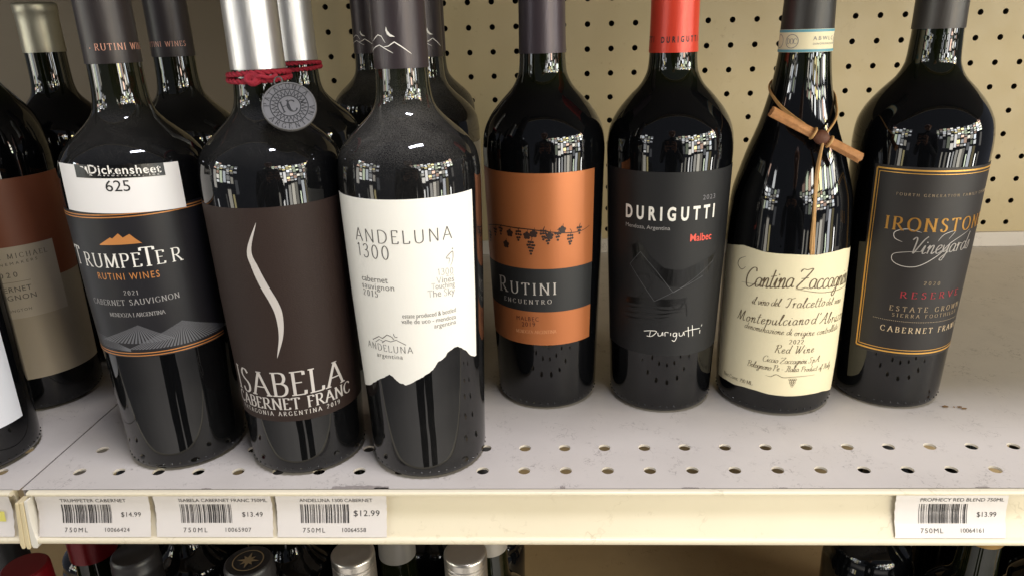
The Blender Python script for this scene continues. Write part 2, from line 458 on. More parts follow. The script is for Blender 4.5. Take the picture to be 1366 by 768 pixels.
def wrap_patch(name, prof, off, a0, a1, zt, zb, m, parent, na=60, nz=24, mats=None, mfun=None, thick=0.2):
    """a sheet wrapped round the bottle from angle a0 to a1; zt and zb are heights or functions of the angle"""
    mb = MB()
    ft = zt if callable(zt) else (lambda a: zt); fb = zb if callable(zb) else (lambda a: zb)
    for i in range(na+1):
        a = a0+(a1-a0)*i/na; t, b = ft(a), fb(a)
        for k in range(nz+1):
            z = b+(t-b)*k/nz; r = interp(z, prof)+off
            mb.v.append((r*math.sin(math.radians(a)), -r*math.cos(math.radians(a)), z))
    for i in range(na):
        for k in range(nz):
            p = i*(nz+1)+k
            mb.f.append((p, p+nz+1, p+nz+2, p+1))
            z = mb.v[p][2]*0.5+mb.v[p+1][2]*0.5
            mb.m.append(mfun(a0+(a1-a0)*(i+.5)/na, z) if mfun else 0)
    # turned edge down to the glass
    def rim(idx):
        o = len(mb.v)
        for q in idx:
            x, y, z = mb.v[q]; r = math.hypot(x, y); k = (r-off-thick*0+0.0-0.05)/r
            mb.v.append((x*(r-off-0.05)/r, y*(r-off-0.05)/r, z))
        for j in range(len(idx)-1):
            mb.f.append((idx[j], idx[j+1], o+j+1, o+j)); mb.m.append(mb.m[0] if not mfun else mb.m[min(len(mb.m)-1, 0)])
    rim([i*(nz+1)+nz for i in range(na+1)]); rim([i*(nz+1) for i in reversed(range(na+1))])
    rim([k for k in range(nz+1)]); rim([na*(nz+1)+k for k in reversed(range(nz+1))])
    return mb.build(name, mats or [m], parent, sharp=40)

# ------------------------------------------------------------------ surfaces
def worn_paint(name, base, dirt, scale=1.0, scratch=0.6, rough=0.45, bump=0.1):
    m = mat(name, base, rough=rough)
    nt = m.node_tree; p = nt.nodes['Principled BSDF']; tc = nt.nodes['Texture Coordinate']
    def noise(sc, det=6, rgh=0.6, stretch=None):
        n = nt.nodes.new('ShaderNodeTexNoise'); n.inputs['Scale'].default_value = sc; n.inputs['Detail'].default_value = det; n.inputs['Roughness'].default_value = rgh
        if stretch:
            mp = nt.nodes.new('ShaderNodeMapping'); mp.inputs['Scale'].default_value = stretch
            nt.links.new(tc.outputs['Object'], mp.inputs['Vector']); nt.links.new(mp.outputs['Vector'], n.inputs['Vector'])
        else: nt.links.new(tc.outputs['Object'], n.inputs['Vector'])
        return n.outputs['Fac']
    def ramp(src, a, b, to1=1.0):
        r = nt.nodes.new('ShaderNodeMapRange'); r.inputs['From Min'].default_value = a; r.inputs['From Max'].default_value = b; r.inputs['To Max'].default_value = to1
        nt.links.new(src, r.inputs['Value']); return r.outputs['Result']
    def math_(op, a, b):
        n = nt.nodes.new('ShaderNodeMath'); n.operation = op
        for i, v in enumerate((a, b)):
            if isinstance(v, (int, float)): n.inputs[i].default_value = v
            else: nt.links.new(v, n.inputs[i])
        return n.outputs[0]
    cloud = ramp(noise(9*scale), 0.45, 0.85, 0.35)
    fine = ramp(noise(420*scale, 3), 0.6, 0.72, 0.6)
    patch = ramp(noise(26*scale, 5), 0.5, 0.66)
    v = nt.nodes.new('ShaderNodeTexVoronoi'); v.feature = 'DISTANCE_TO_EDGE'; v.inputs['Scale'].default_value = 85*scale
    wv = nt.nodes.new('ShaderNodeTexNoise'); wv.inputs['Scale'].default_value = 120*scale; wv.inputs['Detail'].default_value = 3
    nt.links.new(tc.outputs['Object'], wv.inputs['Vector'])
    mixv = nt.nodes.new('ShaderNodeMix'); mixv.data_type = 'VECTOR'; mixv.inputs['Factor'].default_value = 0.04
    nt.links.new(tc.outputs['Object'], mixv.inputs['A']); nt.links.new(wv.outputs['Color'], mixv.inputs['B'])
    nt.links.new(mixv.outputs['Result'], v.inputs['Vector'])
    crack = math_('MULTIPLY', ramp(v.outputs['Distance'], 0.05, 0.01), math_('MULTIPLY', ramp(noise(34*scale, 4), 0.50, 0.60), ramp(noise(160*scale, 2), 0.42, 0.56)))
    scr = math_('MULTIPLY', ramp(noise(1.0*scale, 3, 0.7, (9, 900, 1)), 0.66, 0.72, 0.55), ramp(noise(14*scale, 3), 0.5, 0.62))
    tot = math_('MAXIMUM', math_('MULTIPLY', math_('MAXIMUM', math_('MAXIMUM', cloud, scr), math_('MULTIPLY', fine, patch)), 0.75), math_('MULTIPLY', crack, scratch))
    mx = nt.nodes.new('ShaderNodeMix'); mx.data_type = 'RGBA'
    mx.inputs['A'].default_value = lin(base); mx.inputs['B'].default_value = lin(dirt)
    nt.links.new(tot, mx.inputs['Factor']); nt.links.new(mx.outputs['Result'], p.inputs['Base Color'])
    rr = ramp(noise(60*scale), 0.3, 0.7, 1.0)
    r2 = nt.nodes.new('ShaderNodeMapRange'); r2.inputs['To Min'].default_value = rough-0.08; r2.inputs['To Max'].default_value = rough+0.12
    nt.links.new(rr, r2.inputs['Value']); nt.links.new(r2.outputs['Result'], p.inputs['Roughness'])
    b = nt.nodes.new('ShaderNodeBump'); b.inputs['Strength'].default_value = bump; b.inputs['Distance'].default_value = 0.0004
    nt.links.new(noise(220*scale, 4), b.inputs['Height']); nt.links.new(b.outputs['Normal'], p.inputs['Normal'])
    return m

M_DECK = worn_paint('shelf_paint', DECKCOL, '#7a716b', 1.0, 0.65, 0.5)
M_RAIL = worn_paint('rail_paint', RAILCOL, '#9a8a68', 0.6, 0.35, 0.38, 0.05)
M_PEG = worn_paint('pegboard_paint', PEGCOL, '#7d6c4c', 0.5, 0.1, 0.55, 0.15)
M_HOLE = mat('hole_wall', '#4a3a26', 0.9)
M_HOLELIT = mat('hole_wall_lit', '#d8cfc0', 0.5)  # paler than the deck: light on the hole walls put into the colour
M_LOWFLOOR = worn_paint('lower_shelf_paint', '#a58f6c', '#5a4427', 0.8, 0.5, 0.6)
M_WPLASTIC = mat('white_plastic', '#d8d2c6', 0.35, var=0.06)
M_CPLASTIC = mat('cream_plastic', '#d2c19a', 0.4, var=0.06)

# ------------------------------------------------------------------ measured bottle profiles (height, radius) and printing positions (angle, height), mm
SH1 = [(0, 31), (1.5, 33.5), (4, 35), (10, 35.7), (25, 36), (70, 37.4), (110, 38.8), (165, 39.9), (178, 39.9), (185, 39.4), (191, 38.2), (196, 35.6), (201, 31.4), (206, 25.9), (211, 20.6), (216, 16.8), (222, 15), (232, 14.2), (250, 14), (300, 13.9)]
SH2 = [(0, 31), (1.5, 33.5), (4, 35), (10, 35.8), (25, 36.3), (70, 37.8), (110, 39.2), (165, 40.4), (177, 40.7), (184, 40.3), (190, 39.4), (196, 37.3), (203, 33.2), (211, 26.6), (218, 20), (225, 16.3), (231, 15.2), (240, 14.7), (250, 14.4), (300, 14)]
SHZ = [(0, 34), (1.5, 37), (4, 38.6), (12, 39.3), (36, 40), (107, 40), (122, 39.6), (137, 38.6), (149, 37.2), (163, 33.4), (175, 29.8), (190, 24.4), (204, 20.6), (217, 17.9), (236, 15.4), (254, 14.9), (266, 14.4), (300, 14)]
SHM = [(0, 31), (1.5, 33.5), (4, 35.5), (10, 37), (25, 37.6), (70, 38.4), (120, 39), (170, 39.2), (185, 38.8), (197, 36.8), (204, 34.6), (211, 31.5), (221, 24.5), (230, 17.6), (236, 15.2), (250, 14.5), (300, 14)]
SHF2 = [(0, 31), (1.5, 34), (4, 35.7), (10, 36.6), (70, 37.6), (165, 38.5), (178, 38.5), (185, 39.4), (191, 38.2), (196, 35.6), (201, 31.4), (206, 25.9), (211, 20.6), (216, 16.8), (222, 15), (232, 14.2), (250, 14), (300, 13.9)]
TEXTS = {
 'trump': [
  ('Dickensheet', 'sansb', -3.9, 188.1, 47.3, 185.6, 4.4, 'white', 'sticker'),
  ('& Associates, Inc', 'sans', -3.5, 186.9, 45.7, 184.4, 1.0, 'white', 'sticker'),
  ('625', 'sans', 6.3, 178.2, 24.6, 177.5, 5.8, 'black', 'sticker'),
  ('T', 'serif', -46.0, 135.3, -29.0, 135.3, 10.6, 'white', 'label'),
  ('RUMPE', 'serif', -29.5, 135.3, 21.0, 135.0, 7.8, 'white', 'label'),
  ('T', 'serif', 20.5, 134.9, 32.8, 134.7, 10.7, 'white', 'label'),
  ('ER', 'serif', 31.8, 135.0, 51.9, 134.6, 7.7, 'white', 'label'),
  ('RUTINI WINES', 'sansr', -18.8, 128.1, 33.0, 127.5, 3.9, 'orange', 'label'),
  ('2021', 'serif', 1.8, 118.9, 13.2, 118.6, 2.5, 'grey', 'label'),
  ('CABERNET SAUVIGNON', 'serif', -32.7, 112.3, 43.9, 113.1, 3.2, 'grey', 'label'),
  ('MENDOZA | ARGENTINA', 'serif', -15.8, 105.6, 30.5, 105.3, 2.3, 'grey', 'label'),
  ('RUTINI WINES', 'serif', -2.2, 249.4, 85.0, 249.4, 3.4, 'pink', 'capsule'),
 ],
 'isab': [
  ('ISABELA', 'serif', -51.0, 56.2, 60.9, 56.2, 15.0, 'silver', 'label'),
  ('CABERNET FRANC', 'serifb', -53.0, 47.2, 68.5, 47.2, 7.3, 'silver', 'label'),
  ('PATAGONIA ARGENTINA 2019', 'serifb', -49.0, 43.0, 53.9, 43.0, 2.7, 'silver', 'label'),
 ],
 'andel': [
  ('ANDELUNA', 'thin', -41.3, 148.9, 40.9, 148.8, 7.1, 'ink', 'label'),
  ('1300', 'thin', -40.8, 140.2, -9.7, 139.9, 7.4, 'ink', 'label'),
  ('cabernet', 'serifl', -40.3, 125.9, -13.6, 126.5, 3.5, 'ink', 'label'),
  ('sauvignon', 'serifl', -40.9, 121.8, -8.5, 122.2, 3.5, 'ink', 'label'),
  ('2015', 'serif', -40.1, 117.5, -24.0, 117.7, 3.4, 'ink', 'label'),
  ('1300', 'thin', 26.5, 129.6, 40.4, 128.8, 3.6, 'lgrey', 'label'),
  ('mts', 'sans', 33.5, 128.0, 40.3, 127.6, 1.1, 'lgrey', 'label'),
  ('Vines', 'thin', 25.2, 125.2, 40.8, 124.4, 3.5, 'lgrey', 'label'),
  ('Touching', 'thin', 20.9, 122.2, 40.9, 121.3, 3.2, 'lgrey', 'label'),
  ('The Sky', 'thin', 17.5, 117.7, 40.6, 116.9, 3.9, 'lgrey', 'label'),
  ('estate produced & bottled', 'serifl', -4.6, 106.5, 40.9, 106.3, 2.6, 'ink', 'label'),
  ('valle de uco - mendoza', 'serifl', -5.4, 103.2, 40.7, 102.2, 2.7, 'ink', 'label'),
  ('argentina', 'serifl', 20.7, 99.1, 40.5, 99.1, 2.7, 'ink', 'label'),
  ('ANDELUNA', 'thin', -43.3, 85.1, 2.2, 85.0, 4.0, 'ink', 'label'),
  ('argentina', 'serifl', -33.2, 80.6, -7.2, 81.2, 2.8, 'ink', 'label'),
 ],
 'rut': [
  ('R', 'serif', -53.0, 86.5, -38.3, 87.3, 10.5, 'silver', 'label'),
  ('UTINI', 'serif', -37.3, 87.2, 10.6, 88.0, 8.0, 'silver', 'label'),
  ('ENCUENTRO', 'serif', -47.0, 80.1, 5.7, 81.5, 2.9, 'silver', 'label'),
  ('MALBEC', 'sansr', -32.1, 68.2, -6.5, 68.8, 3.0, 'maroon', 'label'),
  ('2019', 'sans', -26.0, 63.9, -11.1, 64.9, 3.1, 'maroon', 'label'),
  ('MENDOZA ARGENTINA', 'serif', -33.2, 58.9, 10.2, 60.0, 2.3, 'peach', 'label'),
 ],
 'dur': [
  ('2023', 'sans', 22.8, 150.7, 37.2, 150.6, 2.9, 'dgrey', 'label'),
  ('DURIGUTTI', 'cond', -49.2, 138.4, 37.8, 138.7, 8.1, 'white', 'label'),
  ('Mendoza, Argentina', 'sans', -49.1, 132.2, -5.7, 132.3, 2.5, 'grey', 'label'),
  ('Malbec', 'sansb', 12.4, 124.5, 36.2, 124.1, 4.7, 'red', 'label'),
  ('DURIGUTTI', 'cond', -39.8, 243.1, 59.3, 243.6, 3.4, 'black', 'capsule'),
 ],
 'zac': [
  ('Cantina', 'script', -53.5, 90.3, -8.8, 93.9, 13.0, 'sepia', 'label'),
  ('Zaccagnini', 'script', -6.5, 93.7, 59.9, 90.3, 13.2, 'sepia', 'label'),
  ('il vino del', 'script', -43.8, 79.2, -18.4, 80.6, 5.1, 'sepia', 'label'),
  ('Tralcetto', 'script', -13.8, 80.1, 23.5, 80.0, 6.7, 'sepia', 'label'),
  ('del vino', 'script', 25.3, 80.0, 48.5, 78.3, 4.9, 'sepia', 'label'),
  ('Montepulciano', 'script', -58.3, 65.7, 8.9, 68.7, 7.2, 'sepia', 'label'),
  ("d'Abruzzo", 'script', 11.1, 68.6, 62.3, 64.4, 7.6, 'sepia', 'label'),
  ('denominazione di', 'script', -49.3, 61.2, -5.3, 61.1, 4.5, 'sepia', 'label'),
  ('origine controllata', 'script', -3.2, 60.8, 49.7, 59.3, 4.6, 'sepia', 'label'),
  ('2022', 'serif', -6.7, 54.8, 6.7, 54.8, 3.0, 'sepia', 'label'),
  ('Red Wine', 'script', -18.9, 48.0, 17.4, 48.1, 5.7, 'sepia', 'label'),
  ('Ciccio Zaccagnini S.p.A.', 'script', -29.1, 40.7, 26.4, 40.4, 4.3, 'sepia', 'label'),
  ('Bolognano Pe - Italia', 'script', -43.0, 34.7, 4.7, 34.8, 4.4, 'sepia', 'label'),
  ('Product of Italy', 'script', 6.9, 34.7, 43.5, 33.1, 3.9, 'sepia', 'label'),
  ('Net Cont. 750 ML', 'serif', -72.0, 19.9, -36.2, 21.0, 2.6, 'sepia', 'label'),
  ('DOC', 'serif', -62.6, 242.4, -35.0, 242.0, 3.8, 'sepia', 'neckband'),
  ('ABWLC', 'sans', -0.1, 243.2, 55.0, 243.9, 2.1, 'dgrey', 'neckband'),
  ('DENOMINAZIONE', 'sans', 0.8, 240.9, 58.6, 241.3, 1.1, 'dgrey', 'neckband'),
 ],
 'iron': [
  ('FOURTH GENERATION FAMILY GROWN', 'serif', -38.8, 149.4, 49.0, 150.7, 1.7, 'tan', 'label'),
  ('IRONSTONE', 'serifb', -44.6, 127.4, 56.4, 124.0, 8.2, 'gold', 'label'),
  ('Vineyards', 'script', -21.9, 112.6, 37.7, 114.3, 10.8, 'silver', 'label'),
  ('2020', 'serif', -4.6, 92.0, 10.6, 91.7, 2.4, 'tan', 'label'),
  ('RESERVE', 'serif', -23.1, 82.5, 27.6, 82.3, 4.2, 'crimson', 'label'),
  ('ESTATE GROWN', 'serif', -30.6, 73.2, 34.4, 74.0, 3.3, 'tan', 'label'),
  ('SIERRA FOOTHILLS', 'serif', -27.5, 69.1, 32.1, 68.5, 2.3, 'tan', 'label'),
  ('CABERNET FRANC', 'serif', -36.2, 58.1, 39.5, 56.4, 3.8, 'tan', 'label'),
 ],
 'mich': [
  ('TER MICHAEL', 'serif', 26.4, 117.0, 67.0, 116.5, 3.3, 'ink', 'label'),
  ('WINEMAKERS', 'sans', 24.6, 111.8, 56.2, 113.0, 1.9, 'ink', 'label'),
  ('2020', 'sans', 25.5, 103.9, 36.3, 103.8, 3.6, 'ink', 'label'),
  ('CABERNET', 'sans', 25.5, 93.3, 45.2, 93.4, 3.6, 'ink', 'label'),
  ('SAUVIGNON', 'sans', 26.3, 87.6, 48.1, 87.4, 3.6, 'ink', 'label'),
  ('WASHINGTON', 'sans', 25.3, 78.7, 40.9, 79.2, 1.9, 'ink', 'label'),
 ],
}
PTS = {
 'trump': {
  'sticker': [(-33.8, 193.7), (-36.1, 168.0), (68.5, 189.5), (61.8, 164.4), (22.4, 193.9), (16.1, 168.8)],
  'bar': [(-14.3, 193.6), (-13.9, 186.5), (50.4, 191.0), (47.7, 183.9)],
  'labtop': [(-27.1, 167.4), (13.9, 165.5), (54.5, 164.3)],
  'gold1': [(-27.7, 166.3), (13.7, 164.9), (54.3, 163.7)],
  'gold2': [(-28.6, 164.8), (13.3, 163.5), (53.9, 162.2)],
  'hill': [(-8.8, 148.6), (1.1, 152.5), (2.7, 151.8), (7.9, 154.6), (10.9, 152.1), (16.1, 153.9), (23.8, 147.8)],
  'rows': [(7.1, 100.2), (41.4, 98.0), (-32.5, 89.0), (-13.5, 89.1), (22.0, 92.8), (57.9, 87.0), (75.4, 86.5)],
  'gold3': [(-36.7, 82.1), (7.8, 82.4), (50.9, 82.3)],
  'gold4': [(-38.5, 80.1), (7.3, 80.8), (50.5, 80.7)],
 },
 'isab': {
  'lab': [(-59.8, 168.0), (-19.4, 168.5), (15.2, 168.9), (68.8, 169.1), (-63.2, 30.6), (11.2, 38.3), (65.7, 36.2)],
  'curve': [(3.3, 160.8), (-5.6, 145.5), (-3.3, 135.9), (1.6, 125.2), (7.7, 114.6), (10.1, 106.3), (9.0, 94.4), (3.0, 80.9)],
  'medal': [(75.3, 217.4), (69.2, 232.9)],
  'cord': [(-55.2, 234.7), (18.3, 232.5), (67.2, 235.2)],
 },
 'andel': {
  'lab': [(-58.2, 173.9), (-10.8, 172.3), (13.4, 172.2), (65.2, 172.8), (62.5, 85.6), (-61.7, 82.3)],
  'jag': [(-68.4, 53.7), (-53.1, 57.4), (-41.7, 62.3), (-33.4, 65.8), (-27.0, 68.2), (-21.5, 70.5), (-17.5, 68.9), (-15.3, 67.0), (-12.8, 65.8), (-8.9, 65.2), (-6.0, 64.8), (-2.0, 66.1), (2.0, 67.6), (5.8, 68.6), (9.7, 70.3), (13.6, 71.8), (17.5, 73.8), (19.5, 75.3), (21.6, 77.8), (25.6, 79.0), (29.6, 80.7), (31.8, 83.1), (36.0, 84.3), (40.4, 85.1), (46.0, 82.3), (51.0, 79.8), (55.0, 76.0), (61.9, 73.2)],
  'figure': [(37.6, 133.5), (39.8, 136.3), (40.5, 139.2), (39.8, 141.5), (34.2, 138.6), (37.2, 137.7), (36.1, 134.9)],
  'mt': [(-35.6, 90.9), (-28.1, 93.8), (-24.5, 93.0), (-19.5, 95.7), (-15.2, 94.6), (-13.5, 93.1)],
  'mt2': [(-25.5, 90.2), (-21.4, 92.2), (-16.7, 91.6), (-11.6, 93.0), (-3.5, 90.2)],
  'mt3': [(-32.8, 89.7), (-28.1, 92.0), (-24.2, 91.1)],
  'moon': [(-13.5, 96.8), (-13.1, 95.5), (-12.1, 94.8), (-10.3, 94.8)],
  'c1': [(-75.3, 244.5), (-48.3, 247.1), (-36.0, 247.9), (-27.6, 246.9), (-16.7, 245.4), (-4.7, 243.8)],
  'c2': [(-26.3, 246.8), (-13.6, 247.3), (-0.7, 249.2), (12.4, 247.0), (33.0, 243.1)],
  'c3': [(-59.2, 250.0), (-38.2, 252.9), (-28.7, 252.2), (-20.3, 248.9)],
  'c4': [(-15.9, 256.8), (-17.8, 255.0), (-15.0, 253.0), (-8.6, 251.8), (1.7, 251.7)],
  'c5': [(-15.9, 256.8), (-13.2, 254.7), (-8.1, 253.2), (1.7, 251.7)],
 },
 'rut': {
  'lab': [(-79.8, 168.6), (-17.2, 168.6), (1.4, 168.2), (50.2, 170.1), (52.1, 105.6), (55.7, 52.4)],
  'band': [(-71.0, 105.4), (-6.3, 104.9), (50.8, 106.1), (-68.6, 75.1), (-2.1, 75.6), (52.3, 76.1), (-72.1, 50.3), (-4.8, 51.6), (54.6, 52.6)],
  'vine': [(-73.6, 129.1), (-56.4, 131.8), (-42.5, 132.8), (-27.9, 132.8), (-13.8, 132.5), (1.0, 131.2), (14.1, 129.9), (28.3, 129.1), (38.5, 129.7), (46.7, 131.6)],
  'g0_4': [(-68.3, 121.1)],
  'g1_3': [(-55.8, 125.0)],
  'g2_3': [(-46.8, 126.9)],
  'g3_1': [(-35.1, 128.8)],
  'g4_2': [(-40.2, 120.7)],
  'g5_4': [(-25.5, 126.7)],
  'g6_1': [(-17.0, 128.3)],
  'g7_5': [(-13.4, 120.2)],
  'g8_1': [(-10.5, 129.7)],
  'g9_4': [(-1.5, 128.0)],
  'g10_3': [(2.4, 123.3)],
  'g11_1': [(4.2, 128.3)],
  'g12_3': [(11.9, 125.6)],
  'g13_1': [(16.1, 131.8)],
  'g14_4': [(24.1, 123.6)],
  'g15_3': [(33.7, 128.0)],
 },
 'dur': {
  'lab': [(-80.8, 168.5), (-15.6, 168.5), (54.2, 171.1), (-8.7, 44.8), (43.2, 44.5)],
  'line1': [(-43.2, 107.3), (-32.3, 116.8), (-16.9, 105.3), (-0.0, 90.4), (41.5, 109.0)],
  'line2': [(-43.2, 107.3), (-31.7, 97.0), (-17.6, 83.9), (4.7, 92.7), (29.2, 100.2)],
  'blk1': [(-41.5, 120.4), (-32.5, 123.2), (-22.1, 114.2), (-9.1, 106.8), (6.9, 105.5), (43.3, 113.4)],
  'blk1b': [(-39.3, 110.2), (-32.1, 113.4), (-21.8, 105.0), (-5.2, 95.1), (11.4, 93.5), (35.6, 101.7)],
  'blk2': [(-47.3, 83.8), (-24.4, 85.3), (-4.6, 85.6), (13.9, 86.2)],
  'blk2b': [(-48.2, 79.9), (-24.2, 80.4), (-4.2, 80.5), (12.5, 82.7)],
  's1': [(-49.6, 76.7), (-24.1, 78.5), (-4.0, 78.1), (12.8, 79.1)],
  's2': [(-48.2, 73.0), (-24.0, 74.6), (-10.5, 75.0), (7.8, 76.9)],
  's3': [(-49.2, 69.3), (-31.0, 70.3), (-3.7, 73.2)],
  's4': [(-4.6, 85.6), (4.3, 78.3), (12.5, 82.7), (15.3, 72.8)],
  's5': [(-35.1, 84.5), (-21.3, 93.2), (-24.9, 101.2), (-35.4, 101.3)],
  'sig0': [(-27.1, 61.8), (-20.7, 62.7), (-14.5, 62.7), (-16.4, 60.3), (-19.8, 58.6), (-24.1, 58.6)],
  'sig1': [(-20.4, 62.3), (-21.3, 58.7)],
  'sig2': [(-13.1, 61.8), (-12.3, 59.6), (-9.6, 60.0), (-8.4, 62.3), (-7.9, 59.8)],
  'sig3': [(-5.8, 59.6), (-6.0, 62.1), (-4.3, 62.4), (-2.6, 62.1)],
  'sig4': [(-0.4, 59.9), (-0.5, 61.9)],
  'sig5': [(5.3, 61.8), (2.6, 61.6), (2.4, 59.6), (4.8, 59.5), (5.7, 61.7), (5.6, 58.2), (3.7, 55.8), (1.2, 56.6)],
  'sig6': [(8.1, 61.9), (8.7, 59.6), (11.6, 59.7), (12.8, 62.1), (13.8, 59.5)],
  'sig7': [(18.5, 58.1), (17.3, 65.5)],
  'sig8': [(23.3, 58.1), (21.8, 66.2)],
  'sig9': [(13.8, 62.5), (22.2, 63.0), (31.2, 62.8)],
  'sig10': [(31.9, 58.9), (31.9, 61.4)],
  'sig11': [(33.4, 63.9), (34.1, 65.1)],
 },
 'zac': {
  'top': [(-86.4, 112.4), (-58.2, 116.8), (-47.0, 116.3), (-36.2, 115.4), (-24.2, 115.4), (-11.7, 115.6), (10.1, 115.1), (19.9, 115.7), (31.7, 115.9), (43.5, 115.8), (66.6, 112.8)],
  'bot': [(-84.6, 15.1), (-67.5, 16.5), (-56.7, 16.4), (-45.1, 17.7), (-32.4, 17.7), (-20.6, 16.7), (-4.7, 16.4), (9.6, 16.5), (20.3, 16.5), (37.3, 15.7), (58.5, 11.4)],
  'right': [(61.6, 113.4), (63.5, 81.1), (59.0, 37.6), (61.3, 11.3)],
  'left': [(-85.4, 110.4), (-84.7, 68.0), (-85.3, 18.8)],
  'fl': [(-6.5, 92.7), (2.3, 91.7), (16.9, 89.7), (35.0, 88.7), (62.6, 88.2)],
  'fl2': [(-54.0, 109.9), (-61.0, 107.0), (-62.7, 103.0), (-57.8, 100.5), (-53.0, 103.1)],
  'fl3': [(-57.2, 92.1), (-41.3, 92.9), (-25.6, 93.2), (-11.0, 94.5)],
  'fl4': [(-25.0, 30.6), (-20.0, 30.2), (-15.3, 32.1), (-8.9, 30.3), (0.0, 30.9), (12.0, 31.1), (22.8, 31.0)],
  'grape': [(0.2, 29.4)],
  'band': [(-100.1, 252.9), (-21.2, 248.3), (50.3, 253.3), (-100.8, 236.1), (-19.5, 235.2), (54.6, 236.5)],
  'doc': [(-49.4, 244.4)],
  'tail': [(5.0, 183.6), (5.0, 165.8), (3.1, 143.6), (3.4, 122.5), (3.7, 115.8)],
  'tail2': [(10.4, 183.1), (5.7, 163.6), (4.2, 139.0), (5.7, 115.7)],
  'loop': [(-95.6, 213.6), (-53.0, 204.6), (-27.3, 197.6)],
 },
 'iron': {
  'lab': [(-60.1, 166.9), (-13.4, 166.3), (40.7, 168.3), (-59.7, 43.5), (-12.1, 41.4), (37.3, 40.1)],
  'frame': [(-56.8, 164.8), (-13.0, 164.4), (39.1, 166.1), (-54.7, 45.6), (-12.6, 43.6), (32.9, 42.6)],
  'fl': [(-14.1, 126.7), (-25.7, 128.4), (-35.3, 126.0), (-35.1, 121.9), (-28.3, 119.7)],
  'fl2': [(-11.3, 114.2), (-22.8, 113.6), (-34.1, 111.4), (-34.1, 106.7), (-25.2, 103.9), (-12.2, 104.7), (3.0, 111.9), (14.3, 120.2), (34.2, 126.9)],
  'fl3': [(0.6, 121.2), (5.8, 125.6), (15.7, 127.4), (10.2, 122.0)],
  'dots': [(-44.0, 66.4), (-17.7, 67.0), (5.4, 66.5), (32.9, 64.1)],
 },
 'mich': {
  'brown': [(43.5, 169.5), (92.5, 170.6), (76.2, 98.7), (100.9, 98.5)],
  'beige': [(29.6, 124.8), (74.4, 124.7), (75.8, 74.3), (23.6, 73.7)],
  'grey': [(25.7, 28.4), (106.4, 26.9)],
  'rule': [(23.4, 100.3), (46.1, 100.4)],
 },
 'far': {
  'lab': [(89.8, 87.2), (92.3, 27.5), (64.0, 27.9)],
 },
}

# ------------------------------------------------------------------ setting
def perforated(mb, o, ux, uy, dn, nx, ny, px, py, r, depth, mi=0, mh=1, n=16):
    """flat sheet of nx by ny cells, each with a round hole through it"""
    o, ux, uy, dn = Vector(o), Vector(ux), Vector(uy), Vector(dn)
    for i in range(nx):
        for j in range(ny):
            c = o + ux*px*i + uy*py*j; V = []
            for k in range(n):
                a = 2*math.pi*k/n; ca_, sa_ = math.cos(a), math.sin(a); m = 1/max(abs(ca_), abs(sa_))
                V.append(c+ux*ca_*m*px/2+uy*sa_*m*py/2)
            for k in range(n):
                a = 2*math.pi*k/n; V.append(c+ux*math.cos(a)*r+uy*math.sin(a)*r)
            V += [v+dn*depth for v in V[n:2*n]]
            mb.add(V, [(k, (k+1) % n, n+(k+1) % n, n+k) for k in range(n)], mi)
            o2 = len(mb.v)-3*n
            for k in range(n):
                mb.f.append((o2+n+k, o2+n+(k+1) % n, o2+2*n+(k+1) % n, o2+2*n+k)); mb.m.append(mh)

# perforated back panel
TLT = 0.0519; P = 25.4
peg = thing('pegboard', 'tan perforated back panel behind the upper row of bottles', 'pegboard', (0, 450, 20))
mb = MB(); up_v = Vector((0, -math.sin(TLT), math.cos(TLT)))
org = Vector((342.6-P*25, 443.73+9*P*math.sin(TLT), 256.55-9*P*math.cos(TLT)))-Vector((0, 450, 20))
perforated(mb, org, (1, 0, 0), up_v, (0, 1, 0), 45, 15, P, P, 3.0, 3.5, 0, 1)
mb.build('panel', [M_PEG, M_HOLE], peg, smooth=False)
mb = MB(); a0 = org+Vector((-13, 9, -13)); mb.box(a0.x, a0.x+45*P, 20, 24, -15, 375)
mb.build('hole_shade_sheet', mat('hole_shade', '#1a1612', 0.9), peg, smooth=False)  # dark sheet added behind the panel so its holes look shaded

lp = thing('back_panel', 'plain dark brown back panel behind the bottles at the left', 'panel', (-620, 452, 20))
mb = MB(); mb.box(-500, 312.5, 0, 4, -3, 380); mb.build('sheet', mat('brown_hardboard', '#5a4d3a', 0.6, var=0.12, vscale=12, bump=0.1, bscale=300), lp, smooth=False)
lp.rotation_euler.x = TLT*0.0

def rail_mesh(x0, x1):
    prof = [(-18.5,0.0),(-21.2,0.0),(-22.0,-0.3),(-22.4,-0.9),(-22.4,-1.9),(-22.0,-2.5),(-21.3,-2.8),(-19.6,-3.2),(-18.6,-5),(-18.0,-9),(-17.8,-13),(-18.2,-17),(-19.2,-21.5),(-20.8,-27),(-22.2,-31.2),
            (-24.0,-31.5),(-24.7,-32.3),(-24.9,-33.6),(-24.5,-34.9),(-23.4,-35.6),(-20,-35.8),(-17.5,-34),(-16.0,-24),(-15.6,-12),(-15.8,-2)]
    mb = MB(); n = len(prof); k = 40
    for i in range(k+1):
        x = x0+(x1-x0)*i/k
        for y, z in prof: mb.v.append((x, y, z))
    for i in range(k):
        for j in range(n-1):
            mb.f.append((i*n+j, i*n+j+1, (i+1)*n+j+1, (i+1)*n+j)); mb.m.append(0)
    mb.f.append(tuple(range(n))); mb.m.append(0); mb.f.append(tuple(k*n+j for j in reversed(range(n)))); mb.m.append(0)
    return mb

